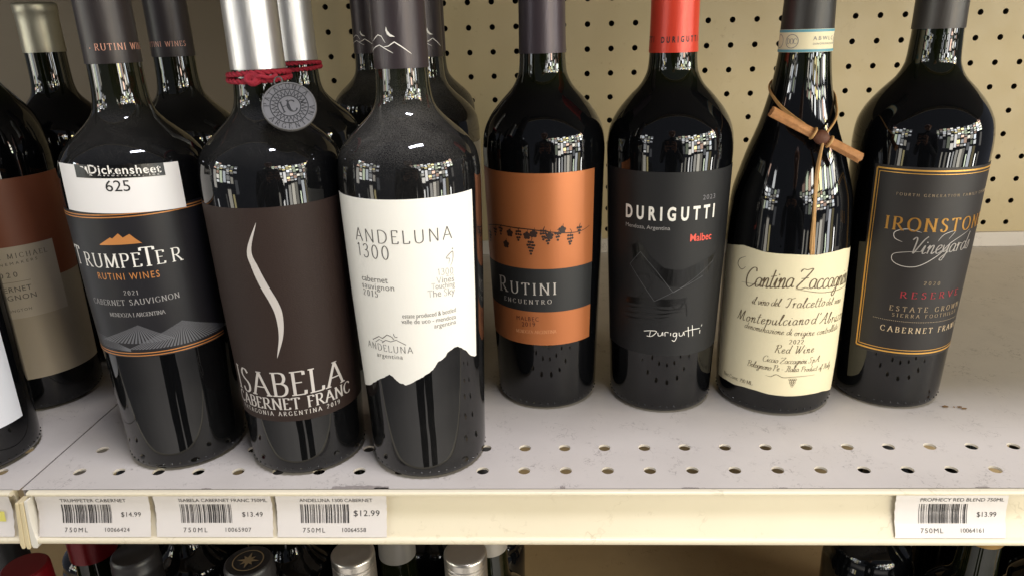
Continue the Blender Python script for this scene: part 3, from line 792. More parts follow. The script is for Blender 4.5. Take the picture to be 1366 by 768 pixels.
def shelf(label, x0, x1, kx0, nk, loc):
    s = thing('metal_shelf', label, 'shelf', loc, 'metal shelf sections of the upper row'); ox, oy, oz = loc
    mb = MB(); D = (0, 0, -1)
    perforated(mb, (kx0*P-ox, -oy, 0), (1, 0, 0), (0, 1, 0), D, nk, 2, P, P, 3.75, 1.5, 0, 1, 24)
    xa, xb = (kx0-.5)*P, (kx0+nk-.5)*P
    def q(a, b, c, d): mb.add([(a-ox, c-oy, 0), (b-ox, c-oy, 0), (b-ox, d-oy, 0), (a-ox, d-oy, 0)], [(0, 1, 2, 3)])
    q(x0, x1, -19.0, -12.7); q(x0, x1, 38.1, 456)
    if x0 < xa: q(x0, xa, -12.7, 38.1)
    if x1 > xb: q(xb, x1, -12.7, 38.1)
    if x0 < 0 < x1:
        cr_ = random.Random(6); m_sc = mat('bare_scuff', '#8d847e', 0.6, var=0.35, vscale=500)
        for cx_, cy_, w_, d_ in ((-97, -17.2, 34, 2.6), (-84, -18.2, 9, 1.5), (97, -18.3, 10, 1.0), (23, -17.6, 3, 2.2), (150, -18.4, 5, .8), (-190, -18.2, 6, 1.0), (262, -18.0, 8, .9)):
            cm = MB(); n_ = 18; top_ = [(cx_-w_/2+w_*k/n_, cy_+d_*cr_.uniform(.35, 1.0)*math.sin(math.pi*(k+.3)/(n_+.6))**.3, .15) for k in range(n_+1)]
            bot_ = [(cx_-w_/2+w_*k/n_, max(-18.9, cy_-d_*cr_.uniform(.3, .8)), .15) for k in range(n_+1)]
            for k in range(n_): cm.add([(v[0]-ox, v[1]-oy, v[2]) for v in (bot_[k], bot_[k+1], top_[k+1], top_[k])], [(0, 1, 2, 3)])
            cm.build('paint_scuff', m_sc, s, smooth=False)
    # rear flange, side flange
    mb.box(x0-ox, x1-ox, 452-oy, 456-oy, 0.3, 17)
    for xs in (x0, x1-1.2): mb.box(xs-ox, xs+1.2-ox, -15-oy, 455-oy, -30, -0.4)
    mb.build('deck', [M_DECK, M_HOLELIT], s, smooth=False)
    r = rail_mesh(x0+5-ox if x0 < 0 and x1 > 0 else x0-ox, x1-ox if x1 > 0 else x1-4-ox)
    ob = r.build('price_rail', M_RAIL, s, sharp=50); ob.location = Vector((0, -oy, 0))*MM
    return s
shelf_r = shelf('long cream metal shelf section that carries the main row of bottles, right of the seam', -304.2, 770, -11, 41, (230, 0, 0))
shelf_l = shelf('short visible shelf section at far left, beyond the seam between shelves', -770, -305.4, -30, 18, (-540, 0, 0))

def rounded_plate(pts, y0, y1):
    mb = MB(); n = len(pts)
    mb.add([(x, y0, z) for x, z in pts]+[(x, y1, z) for x, z in pts], [tuple(range(n)), tuple(reversed(range(n, 2*n)))]+[(i, i+n, (i+1) % n+n, (i+1) % n) for i in range(n)])
    return mb
def bevel(o, wdt=0.4, seg=2):
    m = o.modifiers.new('bevel', 'BEVEL'); m.width = wdt*MM; m.segments = seg; m.limit_method = 'ANGLE'; m.angle_limit = math.radians(40)
cap1 = thing('rail_end_cap', 'cream plastic end tabs closing the price rails at the shelf seam', 'end cap', (-304, -22, -38))
for pts in ([(-305, -5), (-302.7, -5), (-306.4, -36), (-307.4, -38.2), (-309.2, -38.2), (-309.6, -35)], [(-302.4, -4.6), (-299.9, -4.4), (-303.2, -36), (-304, -38.4), (-305.9, -38.4), (-306.2, -35)]):
    o = rounded_plate(pts, -25.6, -17.5).build('tab', M_CPLASTIC, cap1, smooth=False)
    o.location = Vector((304, 22, 38))*MM; bevel(o, 0.5, 3)
o = rounded_plate([(-299.6, -4.2), (-296.9, -3.0), (-298.0, -9), (-298.5, -15), (-298.9, -22), (-298.7, -29), (-298.2, -32), (-298.6, -36), (-299.6, -38), (-302.2, -37.8), (-302.9, -35)], -25.2, -17.0).build('end_clip', M_WPLASTIC, cap1, smooth=False)
o.location = Vector((304, 22, 38))*MM; bevel(o, 0.4, 3)

# shelf above (only its shadow and reflection reach the picture)
ush = thing('overhead_shelf', 'cream metal shelf above the row of bottles', 'shelf', (0, -20, 385))
mb = MB(); mb.box(-770, 770, 0, 470, 0, 3); mb.build('deck', mat('overhead_shelf_shade', '#5d5853', 0.6), ush, smooth=False)  # deck colour darkened to stand in for shade on its underside
mb = MB(); mb.box(-770, 770, -4, -0.3, -30, 6); mb.build('price_rail', M_RAIL, ush, smooth=False)
# lower shelf
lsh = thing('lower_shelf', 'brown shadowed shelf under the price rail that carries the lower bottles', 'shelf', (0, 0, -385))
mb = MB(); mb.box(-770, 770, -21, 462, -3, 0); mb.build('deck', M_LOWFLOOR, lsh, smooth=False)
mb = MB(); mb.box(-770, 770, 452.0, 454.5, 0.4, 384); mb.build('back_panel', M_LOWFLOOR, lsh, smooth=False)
# shop floor in front
mb = MB(); mb.box(-4000, 4000, -4000, 600, -1105, -1100)
tag(mb.build('floor', mat('floor_tile', '#b5b1ad', 0.5, var=0.12, vscale=3), None, smooth=False), kind='structure')

# ------------------------------------------------------------------ bottle builder
GLASS = glass_mat('dark_bottle_glass'); GLASS_D = glass_mat('dusty_bottle_glass', 0.10)
GLASS_A = glass_mat('very_dusty_bottle_glass', 0.30)
def fine(prof, n=4): return [(max(0, p.x), p.y) for p in catmull([(z, r, 0) for z, r in prof], n)]
def bottle(label, loc, prof, zc, capmat, glass, top=313, group='wine bottles standing on the upper shelf', cap_extra=0.5, capn=48, ring=True):
    b = thing('wine_bottle', label, 'wine bottle', loc, group)
    pr = [(z, r) for z, r in fine(prof) if z < top-6]
    r_end = pr[-1][1]
    pr = [(0.6, 20), (0.0, pr[0][1]-3), ] + pr[1:] + [(top-6, r_end), (top-4, r_end+0.0), (top-3, r_end-2)]
    m = MB(); m.lathe(pr, 72)
    if ring:      # moulded grip dots round the heel
        for k in range(44):
            a_ = 2*math.pi*k/44; rc = interp(5.2, pr)-0.15; c_ = Vector((rc*math.sin(a_), -rc*math.cos(a_), 5.2)); o_ = len(m.v)
            for th in (20, 55, 90):
                for j in range(6):
                    an = j*math.pi/3; n_ = Vector((math.sin(a_), -math.cos(a_), 0)); t_ = Vector((math.cos(a_), math.sin(a_), 0))
                    rr_ = 0.75; m.v.append(tuple(c_+n_*rr_*math.cos(math.radians(th))+(t_*math.cos(an)+Vector((0, 0, 1))*math.sin(an))*rr_*math.sin(math.radians(th))))
            m.f.append(tuple(o_+j for j in range(6))); m.m.append(0)
            for s_ in range(2):
                for j in range(6): m.f.append((o_+s_*6+j, o_+s_*6+6+j, o_+s_*6+6+(j+1) % 6, o_+s_*6+(j+1) % 6)); m.m.append(0)
    m.build('glass', glass, b)
    m = MB(); e = cap_extra
    cp = [(zc, interp(zc, prof)+0.1), (zc, interp(zc, prof)+e), (zc+0.5, interp(zc+0.5, prof)+e+0.05)]
    z = zc+5
    while z < top-10: cp.append((z, interp(z, prof)+e)); z += 8
    rt = interp(top, prof)+e
    cp += [(top-8, rt), (top-7, rt+0.5), (top-2, rt+0.5), (top-0.6, rt), (top, rt-1.2)]
    m.lathe(cp, capn, cap0=False); cap = m.build('capsule', capmat, b, sharp=50)
    return b, cap, cp

CM = {
 'trump': mat('capsule_charcoal', '#2c2628', 0.42, 0.25), 'isab': mat('capsule_silver', '#c3c2c3', 0.4, 0.92, var=0.06, vscale=60, stretch=(1, 1, .08)),
 'andel': mat('capsule_dusk', '#352d31', 0.4, 0.3), 'rut': mat('capsule_plum_grey', '#3f363c', 0.38, 0.35),
 'dur': mat('capsule_red', '#c93a25', 0.36, 0.15), 'zac': mat('capsule_black', '#2a2726', 0.45, 0.1), 'iron': mat('capsule_graphite', '#3a3634', 0.4, 0.3),
 'silver2': mat('capsule_pewter', '#9a9688', 0.4, 0.7),
}
for m_ in CM.values():
    nt = m_.node_tree; pb = nt.nodes['Principled BSDF']; tc_ = nt.nodes['Texture Coordinate']
    mp_ = nt.nodes.new('ShaderNodeMapping'); mp_.inputs['Scale'].default_value = (1, 1, 0.22); nt.links.new(tc_.outputs['Object'], mp_.inputs['Vector'])
    n_ = nt.nodes.new('ShaderNodeTexNoise'); n_.inputs['Scale'].default_value = 150; n_.inputs['Detail'].default_value = 4; n_.inputs['Distortion'].default_value = 0.6
    nt.links.new(mp_.outputs['Vector'], n_.inputs['Vector'])
    b_ = nt.nodes.new('ShaderNodeBump'); b_.inputs['Strength'].default_value = 0.35; b_.inputs['Distance'].default_value = 0.0008
    nt.links.new(n_.outputs['Fac'], b_.inputs['Height']); nt.links.new(b_.outputs['Normal'], pb.inputs['Normal'])
L_TRUMP = mat('label_navy', '#17161b', 0.45, spec=0.4, var=0.06, bump=0.05)
L_ISAB = mat('label_umber_linen', '#2b1f1b', 0.6, spec=0.25, var=0.08, vscale=600, bump=0.35, bscale=900, stretch=(1, 1, 3))
L_AND = mat('label_white_paper', '#e4e1da', 0.6, bump=0.08, bscale=700, var=0.015)
L_COP = mat('label_copper', '#bb7144', 0.4, 0.4, var=0.05, bump=0.06, bscale=500)
L_RBLK = mat('label_dark_band', '#1f2022', 0.5, bump=0.05)
L_DUR = mat('label_black_paper', '#1a1a1c', 0.55, spec=0.35, bump=0.06, bscale=500)
L_ZAC = mat('label_cream_paper', '#e0d5b4', 0.62, var=0.025, bump=0.1, bscale=600)
L_IRON = mat('label_slate', '#231f1e', 0.5, spec=0.4, var=0.05, bump=0.06)
L_STICK = mat('sticker_white', '#dfdcdb', 0.5, bump=0.03)
L_BROWN = mat('label_brown', '#80472f', 0.5, var=0.05); L_GREY = mat('label_warm_grey', '#aa9e8b', 0.5, 0.15); L_BEIGE = mat('label_beige', '#b9ae9e', 0.5)
L_FAR = mat('label_cool_white', '#d3d4da', 0.5)

def print_texts(p, key, src, keys=('label',)):
    for t, st, a, za, b_, zb, h, col, k in TEXTS[src]:
        if k in keys: p.text(t, st, a, za, b_, zb, h, col)

# ---- dark navy label with gold mountains
AXT = (-224.3, 35.1, 0)
b, cap, cp = bottle('dark navy label bottle with orange mountains and a white numbered sticker on its shoulder', AXT, SH1, 242.4, CM['trump'], GLASS_D)
lab = wrap_patch('label', SH1, 0.22, -100, 84, 166.8, 79.6, L_TRUMP, b)
p = Print(SH1, 0.34)
for z in (165.2, 163.7, 82.4, 80.7): p.line([(-99+i*182/30, z) for i in range(31)], 0.6, 'orange', smooth=False)
hp = PTS['trump']['hill']
for (a, za), (c, zc_) in zip(hp, hp[1:]): p.poly([(a, 148.2), (c, 148.2), (c, zc_), (a, za)], p.idx('orange'))
print_texts(p, 'label', 'trump')
def hill(p, peak, base_l, base_r, zb, n, col):
    for i in range(n):
        t0, t1 = i/n, (i+0.6)/n
        f = lambda t: (base_l+(base_r-base_l)*t)
        x0, x1 = f(t0), f(t1)
        pa = peak[0]+(x0-peak[0])*0.06; pb = peak[0]+(x1-peak[0])*0.06
        zz = lambda t: zb+abs(t-0.5)*1.2
        q = [(x0, zz(t0)), (x1, zz(t1)), (pb, peak[1]-abs(pb-peak[0])*0.3), (pa, peak[1]-abs(pa-peak[0])*0.3)]
        p.poly(q, p.idx(col))
hill(p, (7, 100.2), -34, 36, 88.5, 20, 'hill')
for k in range(8):
    p.line([(-46+k*1.0, 92-k*1.0), (-25, 90.5-k*0.8), (-4, 85.0-k*0.2)], 0.32, 'hill')
p.poly([(-8, 84.2), (41, 98.8), (76, 88), (84, 84.2)], p.idx('bgnavy')) if 'bgnavy' in INK else None
hill(p, (42, 99.0), -6, 92, 84.2, 34, 'hill')
p.build('lettering', lab)
p = Print(cp[2:], 0.12, 15); p.text('RUTINI WINES', 'serif', -2.2, 249.4, 126, 249.4, 3.3, 'pink'); p.disc(-14, 250.6, 0.35, 'pink')
p.text('RUTINI WINES', 'serif', 178, 249.4, 306, 249.4, 3.3, 'pink')
p.build('lettering', cap)
STK = [(160, 40.9), (182, 40.7), (200, 40.3)]
st = wrap_patch('sticker', STK, 0.0, -33, 62, lambda a: 193.4-(a+36)*0.035, lambda a: 167.6-(a+36)*0.035, L_STICK, b, na=40, nz=8)
st['label'] = 'white paper sticker with a black number'
p = Print(STK, 0.12, 39.5)
p.poly([(-15, 192.9), (-15, 185.9), (18, 184.8), (50, 183.7), (50, 190.5), (18, 191.9)], p.idx('blackart'))
p.poly([(-11.5, 192.0), (-4.5, 191.6), (-4.0, 187.5), (-5.5, 189.8), (-8, 191.2)], p.idx('white'))
print_texts(p, 'sticker', 'trump', ('sticker',)); p.build('lettering', st)
B_TRUMP = b

# ---- dark brown linen label with a silver curve
b, cap, cp = bottle('dark brown linen label bottle with a tall silver curve, foremost of the two silver-capped ones', (-141, 29.6, 0), SH1, 237.4, CM['isab'], GLASS_D)
lab = wrap_patch('label', SH1, 0.22, -98, 98, 168.6, 39.0, L_ISAB, b)
p = Print(SH1, 0.34)
cv = catmull([(a, z, 0) for a, z in PTS['isab']['curve']], 8); N = len(cv)
for i in range(N-1):
    w0 = 3.4*math.sin(math.pi*(i/(N-1)))**0.8+0.06; w1 = 3.4*math.sin(math.pi*((i+1)/(N-1)))**0.8+0.06
    p.poly([(cv[i].x-w0, cv[i].y), (cv[i+1].x-w1, cv[i+1].y), (cv[i+1].x+w1, cv[i+1].y), (cv[i].x+w0, cv[i].y)], p.idx('silver'))
print_texts(p, 'label', 'isab'); p.build('lettering', lab)
B_ISAB = b

# ---- white label with a torn mountain edge
b, cap, cp = bottle('white label bottle whose lower label edge is cut like a mountain ridge', (-61, 25.4, 0), SH1, 236.0, CM['andel'], GLASS_A)
jag = sorted(PTS['andel']['jag'])
jr = random.Random(3)
jag2 = []
for (a, z), (c, z2) in zip(jag, jag[1:]):
    for k in range(4):
        t = k/4; jag2.append((a+(c-a)*t, z+(z2-z)*t+jr.uniform(-0.35, 0.35)))
jag2.append(jag[-1])
lab = wrap_patch('label', SH1, 0.22, -69, 65, 172.5, lambda a: interp(a, jag2), L_AND, b, na=170, nz=10)
p = Print(SH1, 0.34); print_texts(p, 'label', 'andel')
for n_, wd in (('mt', .42), ('mt2', .38), ('mt3', .34), ('moon', .35)): p.line(PTS['andel'][n_], wd, 'ink', smooth=(n_ == 'moon'))
p.line(PTS['andel']['figure'], 0.55, 'lgrey', taper=True); p.disc(40.2, 143.0, 0.5, 'lgrey')
p.build('lettering', lab)
p = Print(cp[2:], 0.12, 15)
for n_, wd in (('c1', .5), ('c2', .55), ('c3', .5)): p.line(PTS['andel'][n_], wd, 'white', smooth=False, taper=True)
p.poly([(x, y) for x, y in PTS['andel']['c4']]+list(reversed(PTS['andel']['c5']))[1:-1], p.idx('white'))
p.build('lettering', cap)
B_AND = b

# ---- copper label
b, cap, cp = bottle('copper orange label bottle with a dark band and a grape vine drawing', (14.8, 109.7, 0), SH2, 238.9, CM['rut'], GLASS)
lab = wrap_patch('label', SH2, 0.22, -82, 52.5, 168.7, 51.0, L_COP, b, mats=[L_COP, L_RBLK], mfun=lambda a, z: 1 if 75.6 < z < 105.2 else 0, nz=0x3a)
p = Print(SH2, 0.34); print_texts(p, 'label', 'rut')
INKB = mat('print_vine', '#2b1710', 0.5); INK['vine'] = INKB
p.line(PTS['rut']['vine'], 0.75, 'vine', taper=True)
gr = random.Random(8)
for n_, q in PTS['rut'].items():
    if not n_.startswith('g'): continue
    cnt = int(n_.split('_')[1]); a, z = q[0]
    if cnt >= 3:
        rows = {3: (3, 2, 1), 4: (3, 3, 2, 1), 5: (3, 4, 3, 2, 1)}[cnt]
        for ri, c_ in enumerate(rows):
            for j in range(c_):
                p.disc(a+(j-(c_-1)/2)*2.1+gr.uniform(-.3, .3), z+3.8-ri*1.95+gr.uniform(-.25, .25), 0.85, 'vine', 8)
        p.line([(a, z+4.2), (a+1.2, z+6.5), (a-0.6, min(132, z+8.5))], 0.4, 'vine')
    else:
        for j in range(5):
            an = 2*math.pi*j/5+0.3; p.disc(a+math.cos(an)*2.2, z+math.sin(an)*1.6, 1.2, 'vine', 7)
        p.disc(a, z, 1.2, 'vine', 8); p.line([(a, z), (a+1.0, z+4)], 0.3, 'vine')
p.build('lettering', lab)
B_RUT = b

# ---- black label, red capsule
b, cap, cp = bottle('black label bottle with a bright red capsule', (97.1, 103.7, 0), SH2, 237.3, CM['dur'], GLASS)
lab = wrap_patch('label', SH2, 0.22, -84, 76, 168.7, 44.7, L_DUR, b)
p = Print(SH2, 0.34)
D = PTS['dur']
p.poly(D['blk1']+list(reversed(D['blk1b'])), p.idx('blackart')); p.poly(D['blk2']+list(reversed(D['blk2b'])), p.idx('blackart'))
for n_ in ('s1', 's2', 's3', 's4', 's5'): p.line(D[n_], 0.9, 'blackart', taper=True)
q = Print(SH2, 0.4)
q.line(D['line1'], 0.28, 'greyline', smooth=False); q.line(D['line2'], 0.28, 'greyline', smooth=False)
for n_ in PTS['dur']:
    if n_.startswith('sig'): q.line(PTS['dur'][n_], 0.5, 'white', smooth=len(PTS['dur'][n_]) > 3)
print_texts(q, 'label', 'dur'); p.build('artwork', lab); q.build('lettering', lab)
p = Print(cp[2:], 0.12, 15); p.text('DURIGUTTI', 'cond', -39.8, 243.1, 59.3, 243.6, 3.3, 'black'); p.text('DURIGUTTI', 'cond', -160, 243.1, -61, 243.6, 3.3, 'black'); p.build('lettering', cap)

# ---- cream handwritten label, burgundy shape
b, cap, cp = bottle('sloping-shouldered bottle with a cream handwritten label and a paper neck band', (178, 101.7, 0), SHZ, 246.5, CM['zac'], GLASS)
top = sorted(PTS['zac']['top']); bot = sorted(PTS['zac']['bot'])
lab = wrap_patch('label', SHZ, 0.22, -86, 80, lambda a: interp(a, top), lambda a: interp(a, bot), L_ZAC, b, na=80)
p = Print(SHZ, 0.34); print_texts(p, 'label', 'zac')
for n_, wd in (('fl', .45), ('fl2', .5), ('fl3', .3), ('fl4', .4)): p.line(PTS['zac'][n_], wd, 'sepia', taper=True)
for ri, c_ in enumerate((4, 3, 3, 2, 1)):
    for j in range(c_): p.ring((j-(c_-1)/2)*1.9+0.2, 29.0-ri*1.25, 0.62, 0.22, 'sepia', 8)
p.build('lettering', lab)
band = wrap_patch('neck_band', SHZ, 0.62, -180, 179.9, 248.6, 235.4, L_ZAC, b, na=72, nz=20)
p = Print(SHZ, 0.74, 15.2)
for z in (247.7, 236.3): p.line([(-180+i*6, z) for i in range(61)], 1.5, 'blue', smooth=False)
for a in (-49, -49-120, -49+120):
    p.ring(a, 244.0-2.2, 3.9, 0.35, 'dgrey'); p.text('DOC', 'serif', a-11.5, 240.3, a+11.5, 240.3, 3.0, 'dgrey')
for a in (-88,): p.ring(a, 241.8, 3.9, 0.35, 'dgrey')
er = random.Random(4)
for i in range(7):
    for j in range(7):
        if er.random() < 0.0: p.disc(-24+i*2.6, 239.4+j*0.75, 0.3, 'dgrey', 4)
p.text('ABWLC', 'sans', -4, 242.2, 50, 242.2, 2.2, 'dgrey'); p.text('DENOMINAZIONE', 'sans', -4, 239.6, 56, 239.6, 1.1, 'dgrey')
p.build('lettering', band)
B_ZAC = b

# ---- slate label with a gold frame
b, cap, cp = bottle('slate grey label bottle with a double gold frame, rightmost of the upper row', (259.5, 106.7, 0), SH2, 246.5, CM['iron'], GLASS)
lab = wrap_patch('label', SH2, 0.22, -61, 78, 167.4, 41.0, L_IRON, b)
p = Print(SH2, 0.34)
for (a0, a1, z1, z0, wd) in ((-58.2, 74, 165.3, 43.4, 1.0), (-55.6, 71.5, 163.3, 45.4, 0.45)):
    n = 24
    for z in (z0, z1): p.line([(a0+(a1-a0)*i/n, z) for i in range(n+1)], wd, 'gold', smooth=False)
    for a in (a0, a1): p.line([(a, z0+(z1-z0)*i/n) for i in range(n+1)], wd, 'gold', smooth=False)
for n_, wd in (('fl', .45), ('fl2', .4), ('fl3', .35)): p.line(PTS['iron'][n_], wd, 'silver', taper=True)
for i in range(60): p.disc(-44+i*1.7, 66.2-0.6*(i/45), 0.22, 'tan', 6)
p.build('frame', lab)
p = Print(SH2, 0.42)
for t, st, a, za, b_, zb, h, col, k in TEXTS['iron']:
    if t in ('Vineyards', '2020'): p.text(t, st, a, za, b_, zb, h, col)
    else: p.text(t, st, a, za, (14-a if t != 'IRONSTONE' else b_), za, h, col); p.build('lettering', lab)

# ---- left edge bottles
b, cap, cp = bottle('bottle with a brown over grey label and a beige panel, behind the far left bottle', (-370, 110, 0), SHM, 242, mat('capsule_brown_black', '#1d1815', 0.45), GLASS)
def mich(a, z): return 0 if z > 98.6 else 1
lab = wrap_patch('label', SHM, 0.22, -40, 108, 170.2, 27.3, L_BROWN, b, mats=[L_BROWN, L_GREY], mfun=mich, nz=58)
pan = wrap_patch('panel', SHM, 0.40, -25, 75.2, 124.8, 74.0, L_BEIGE, lab, na=40, nz=12)
p = Print(SHM, 0.52); fixl = {'2020': 14.5, 'CABERNET': 4.5, 'SAUVIGNON': -2, 'WASHINGTON': 8, 'TER MICHAEL': 12, 'WINEMAKERS': 14}
for t, st, a, za, b_, zb, h, col, k in TEXTS['mich']: p.text(t, st, fixl.get(t, a), za, b_, zb, h, col)
p.line([(-10+i*4, 100.3) for i in range(15)], 0.25, 'ink', smooth=False); p.build('lettering', lab)
b, cap, cp = bottle('bottle with a plain bluish white label cut by the left picture edge', (-362, 22, 0), SHF2, 242, mat('capsule_far_black', '#161518', 0.45), GLASS)
wrap_patch('label', SHF2, 0.22, -20, 91, 140, 27.6, L_FAR, b)
b, cap, cp = bottle('short bottle with a pewter grey capsule in the shadow, far left back row', (-344.4, 152+40, 0), [(z-0, r) for z, r in SH1][:-2]+[(262, 14)], 247.5, CM['silver2'], GLASS, top=283)
b.location.y = 192*MM; b.location.x = -367*MM

# ---- second rows: copies
def second(src, label, loc):
    c = copy_tree(src, skip=('sticker',)); c['label'] = label; c.location = Vector(loc)*MM; return c
second(B_TRUMP, 'charcoal-capped bottle with pink neck lettering standing behind the numbered-sticker bottle', (-250.2, 158.5, 0)).rotation_euler.z = math.radians(-62)
second(B_ISAB, 'silver-capped bottle standing behind the one with the silver curve and medal', (-160.8, 157, 0))
second(B_AND, 'dark-capped bottle just behind the right shoulder of the ridge-cut white label bottle', (-75.5, 199.3, 0)).rotation_euler.z = math.radians(38)
second(B_AND, 'dark-capped bottle deep in shadow, seen just left of the white label bottle neck', (-152.5, 353.5, 0))
second(B_AND, 'hindmost bottle near the pegboard, only its dark shoulder showing right of the white label bottle', (-91, 338.3, 0))

# ------------------------------------------------------------------ hangings
M_CORD = mat('red_cord', '#8f1027', 0.75, var=0.25, vscale=1500, bump=0.8, bscale=1800)
M_MEDAL = mat('pewter_medal', '#504e4d', 0.5, 0.3, var=0.12, vscale=400)
M_MEDALD = mat('medal_dark', '#0e0d0d', 0.6, 0.3)
def twisted(mb, pts, r):
    """two-ply cord"""
    pts = [Vector(p) for p in pts]
    for ph in (0, math.pi):
        q = []
        for i, v in enumerate(pts):
            t = (pts[min(i+1, len(pts)-1)]-pts[max(0, i-1)]).normalized(); x = t.cross(Vector((0.1, 0.2, 1))).normalized(); y = t.cross(x)
            an = i*0.9+ph; q.append(v+(x*math.cos(an)+y*math.sin(an))*r*0.55)
        mb.tube(q, r*0.72, 8)
def neck_cord(label, loc, knot_a, medal):
    t = thing('neck_cord', label, 'cord', (loc[0], loc[1], 234))
    mb = MB()
    for dz, rr in ((0.9, 15.9), (-1.5, 16.2)):
        pts = [(rr*math.sin(a), -rr*math.cos(a), dz+1.0*math.sin(a*1.0+dz)) for a in [2*math.pi*k/110 for k in range(111)]]
        twisted(mb, pts, 1.3)
    mb.build('cord_loop', M_CORD, t)
    if medal:
        ka = math.radians(knot_a); kp = Vector((17.4*math.sin(ka), -17.4*math.cos(ka), -1.2))
        mb = MB(); kr = random.Random(2)
        for s in range(5):
            q = []
            c = kp+Vector((kr.uniform(-1, 1), kr.uniform(-.6, .6), kr.uniform(-.8, .8))); an0 = kr.uniform(0, 3)
            for k in range(16):
                an = 2*math.pi*k/15; q.append(c+Vector((3.0*math.cos(an)*math.cos(an0), -0.6+1.2*math.sin(an), 1.9*math.sin(an)+1.2*math.cos(an)*math.sin(an0))))
            mb.tube(q, 1.15, 8)
        # tail that carries the medal ring
        mb.tube(catmull([kp, kp+Vector((5, -1.6, 1.6)), kp+Vector((9.5, 0.5, 0.5)), kp+Vector((12.5, 3.2, 1.8))], 6), 1.1, 8)
        mb.build('knot', M_CORD, t)
    return t
neck_cord('red twisted cord tied round the front silver-capped bottle, carrying a medal', (-141, 29.6), 8, True)
neck_cord('plain red cord round the neck of the rear silver-capped bottle', (-160.8, 157), 0, False)
# medal
MC = Vector(MEDAL_C); md = thing('medal', 'round pewter medal with a monogram hanging on the front silver-capped bottle', 'medal', MC)
nrm = Vector((0.28, -0.80, 0.53)).normalized()
upv = (Vector((-0.25, 0, 1))-nrm*nrm.dot(Vector((-0.25, 0, 1)))).normalized(); rtv = upv.cross(nrm)
md.matrix_world = Matrix((rtv, upv, nrm)).transposed().to_4x4(); md.location = MC*MM
mb = MB(); R_ = MEDAL_R; ds = [(-0.9, R_-0.4), (-0.6, R_), (0.6, R_), (1.0, R_-0.4), (1.0, R_-1.0), (0.7, R_-1.2)]
n = 64
for z, r in ds:
    for k in range(n): mb.v.append((r*math.cos(2*math.pi*k/n), r*math.sin(2*math.pi*k/n), z))
for i in range(len(ds)-1):
    for k in range(n): mb.f.append((i*n+k, i*n+(k+1) % n, (i+1)*n+(k+1) % n, (i+1)*n+k)); mb.m.append(0)
mb.f.append(tuple(reversed(range(n)))); mb.m.append(0); mb.f.append(tuple((len(ds)-1)*n+k for k in range(n))); mb.m.append(0)
mb.build('disc', M_MEDAL, md, sharp=40)
mb = MB()
def flat(polys, z=0.82):
    for pl in polys: mb.add([(x, y, z) for x, y in pl], [tuple(range(len(pl)))])
def circ(r, wd, n=64):
    pl = []; add_ribbon(pl, [(r*math.cos(2*math.pi*k/n), r*math.sin(2*math.pi*k/n)) for k in range(n+1)], wd); flat(pl)
s_ = R_/14.0
circ(9.6*s_, .5); circ(5.8*s_, .5); circ(13.2*s_, .35)
zz = []
for k in range(49): r = (9.0 if k % 2 else 6.3)*s_; a = 2*math.pi*k/48; zz.append((r*math.cos(a), r*math.sin(a)))
pl = []; add_ribbon(pl, zz, 1.0); flat(pl)
def arc_text(txt, a0, a1, r, h, top):
    for k, ch in enumerate(txt):
        a = math.radians(a0+(a1-a0)*k/(len(txt)-1)); base = layout(ch, 'serif', h, h*0.72)
        for p_ in base:
            q = []
            for x, y in p_:
                x -= h*0.36
                rr = r+(y if top else h-y)
                tt = a-(x/r)*(1 if top else -1)
                q.append((rr*math.cos(tt), rr*math.sin(tt)))
            flat([q] if top else [list(q)])
arc_text('PATAGONIA', 158, 22, 10.2*s_, 2.7*s_, True); arc_text('ARGENTINA', 202, 338, 10.2*s_, 2.7*s_, False)
for p_ in layout('H', 'serif', 6*s_, 5*s_): flat([[(x-4.2*s_, y-2.6*s_) for x, y in p_]])
for p_ in layout('C', 'serif', 6.4*s_, 5*s_): flat([[(x-1.2*s_, y-3.6*s_) for x, y in p_]], 0.86)
mb.build('lettering', M_MEDALD, md, smooth=False)
mb = MB(); mb.tube([(2.0*math.cos(a), R_+1.6+2.2*math.sin(a), 0.9*math.cos(a)) for a in [2*math.pi*k/24 for k in range(24)]], 0.42, 8, closed=True); mb.build('jump_ring', M_MEDAL, md)

# twig tied with raffia
M_TWIG = mat('vine_twig', '#b07c4e', 0.7, var=0.5, vscale=260, bump=0.7, bscale=400, stretch=(1, 1, 1)); M_RAF = mat('raffia', '#b48a56', 0.65, var=0.25, vscale=300, bump=0.4, bscale=500); M_KNOT = mat('bark_knot', '#5b3522', 0.7, var=0.3, vscale=200, bump=0.6)
tw = thing('twig', 'short dry vine twig tied with raffia round the sloping bottle neck', 'twig', (178, 68, 189))
T0 = Vector((178, 68, 189)); A_ = Vector((151.7, 71.3, 202.5))-T0; B_ = Vector((204.3, 64.1, 175.1))-T0
ax = (B_-A_).normalized(); sx_ = ax.cross(Vector((0, -1, 0))).normalized(); sy_ = ax.cross(sx_)
mb = MB(); N, K = 40, 18; tr = random.Random(11); ridge = [tr.uniform(-.16, .16) for _ in range(K)]
for i in range(N+1):
    t = i/N; c = A_.lerp(B_, t)+sy_*math.sin(t*3.1)*0.7
    for k in range(K):
        r = 2.55*(1+ridge[k]+0.05*math.sin(t*9+k))*(1+0.18*abs(t-.5)*2)
        an = 2*math.pi*k/K+t*0.5; v = c+(sx_*math.cos(an)+sy_*math.sin(an))*r
        if i in (0, N): v += ax*tr.uniform(-.9, .9)
        mb.v.append(tuple(v))
for i in range(N):
    for k in range(K): mb.f.append((i*K+k, i*K+(k+1) % K, (i+1)*K+(k+1) % K, (i+1)*K+k)); mb.m.append(0)
mb.f.append(tuple(reversed(range(K)))); mb.m.append(0); mb.f.append(tuple(N*K+k for k in range(K))); mb.m.append(0)
mb.build('stick', M_TWIG, tw, sharp=60)
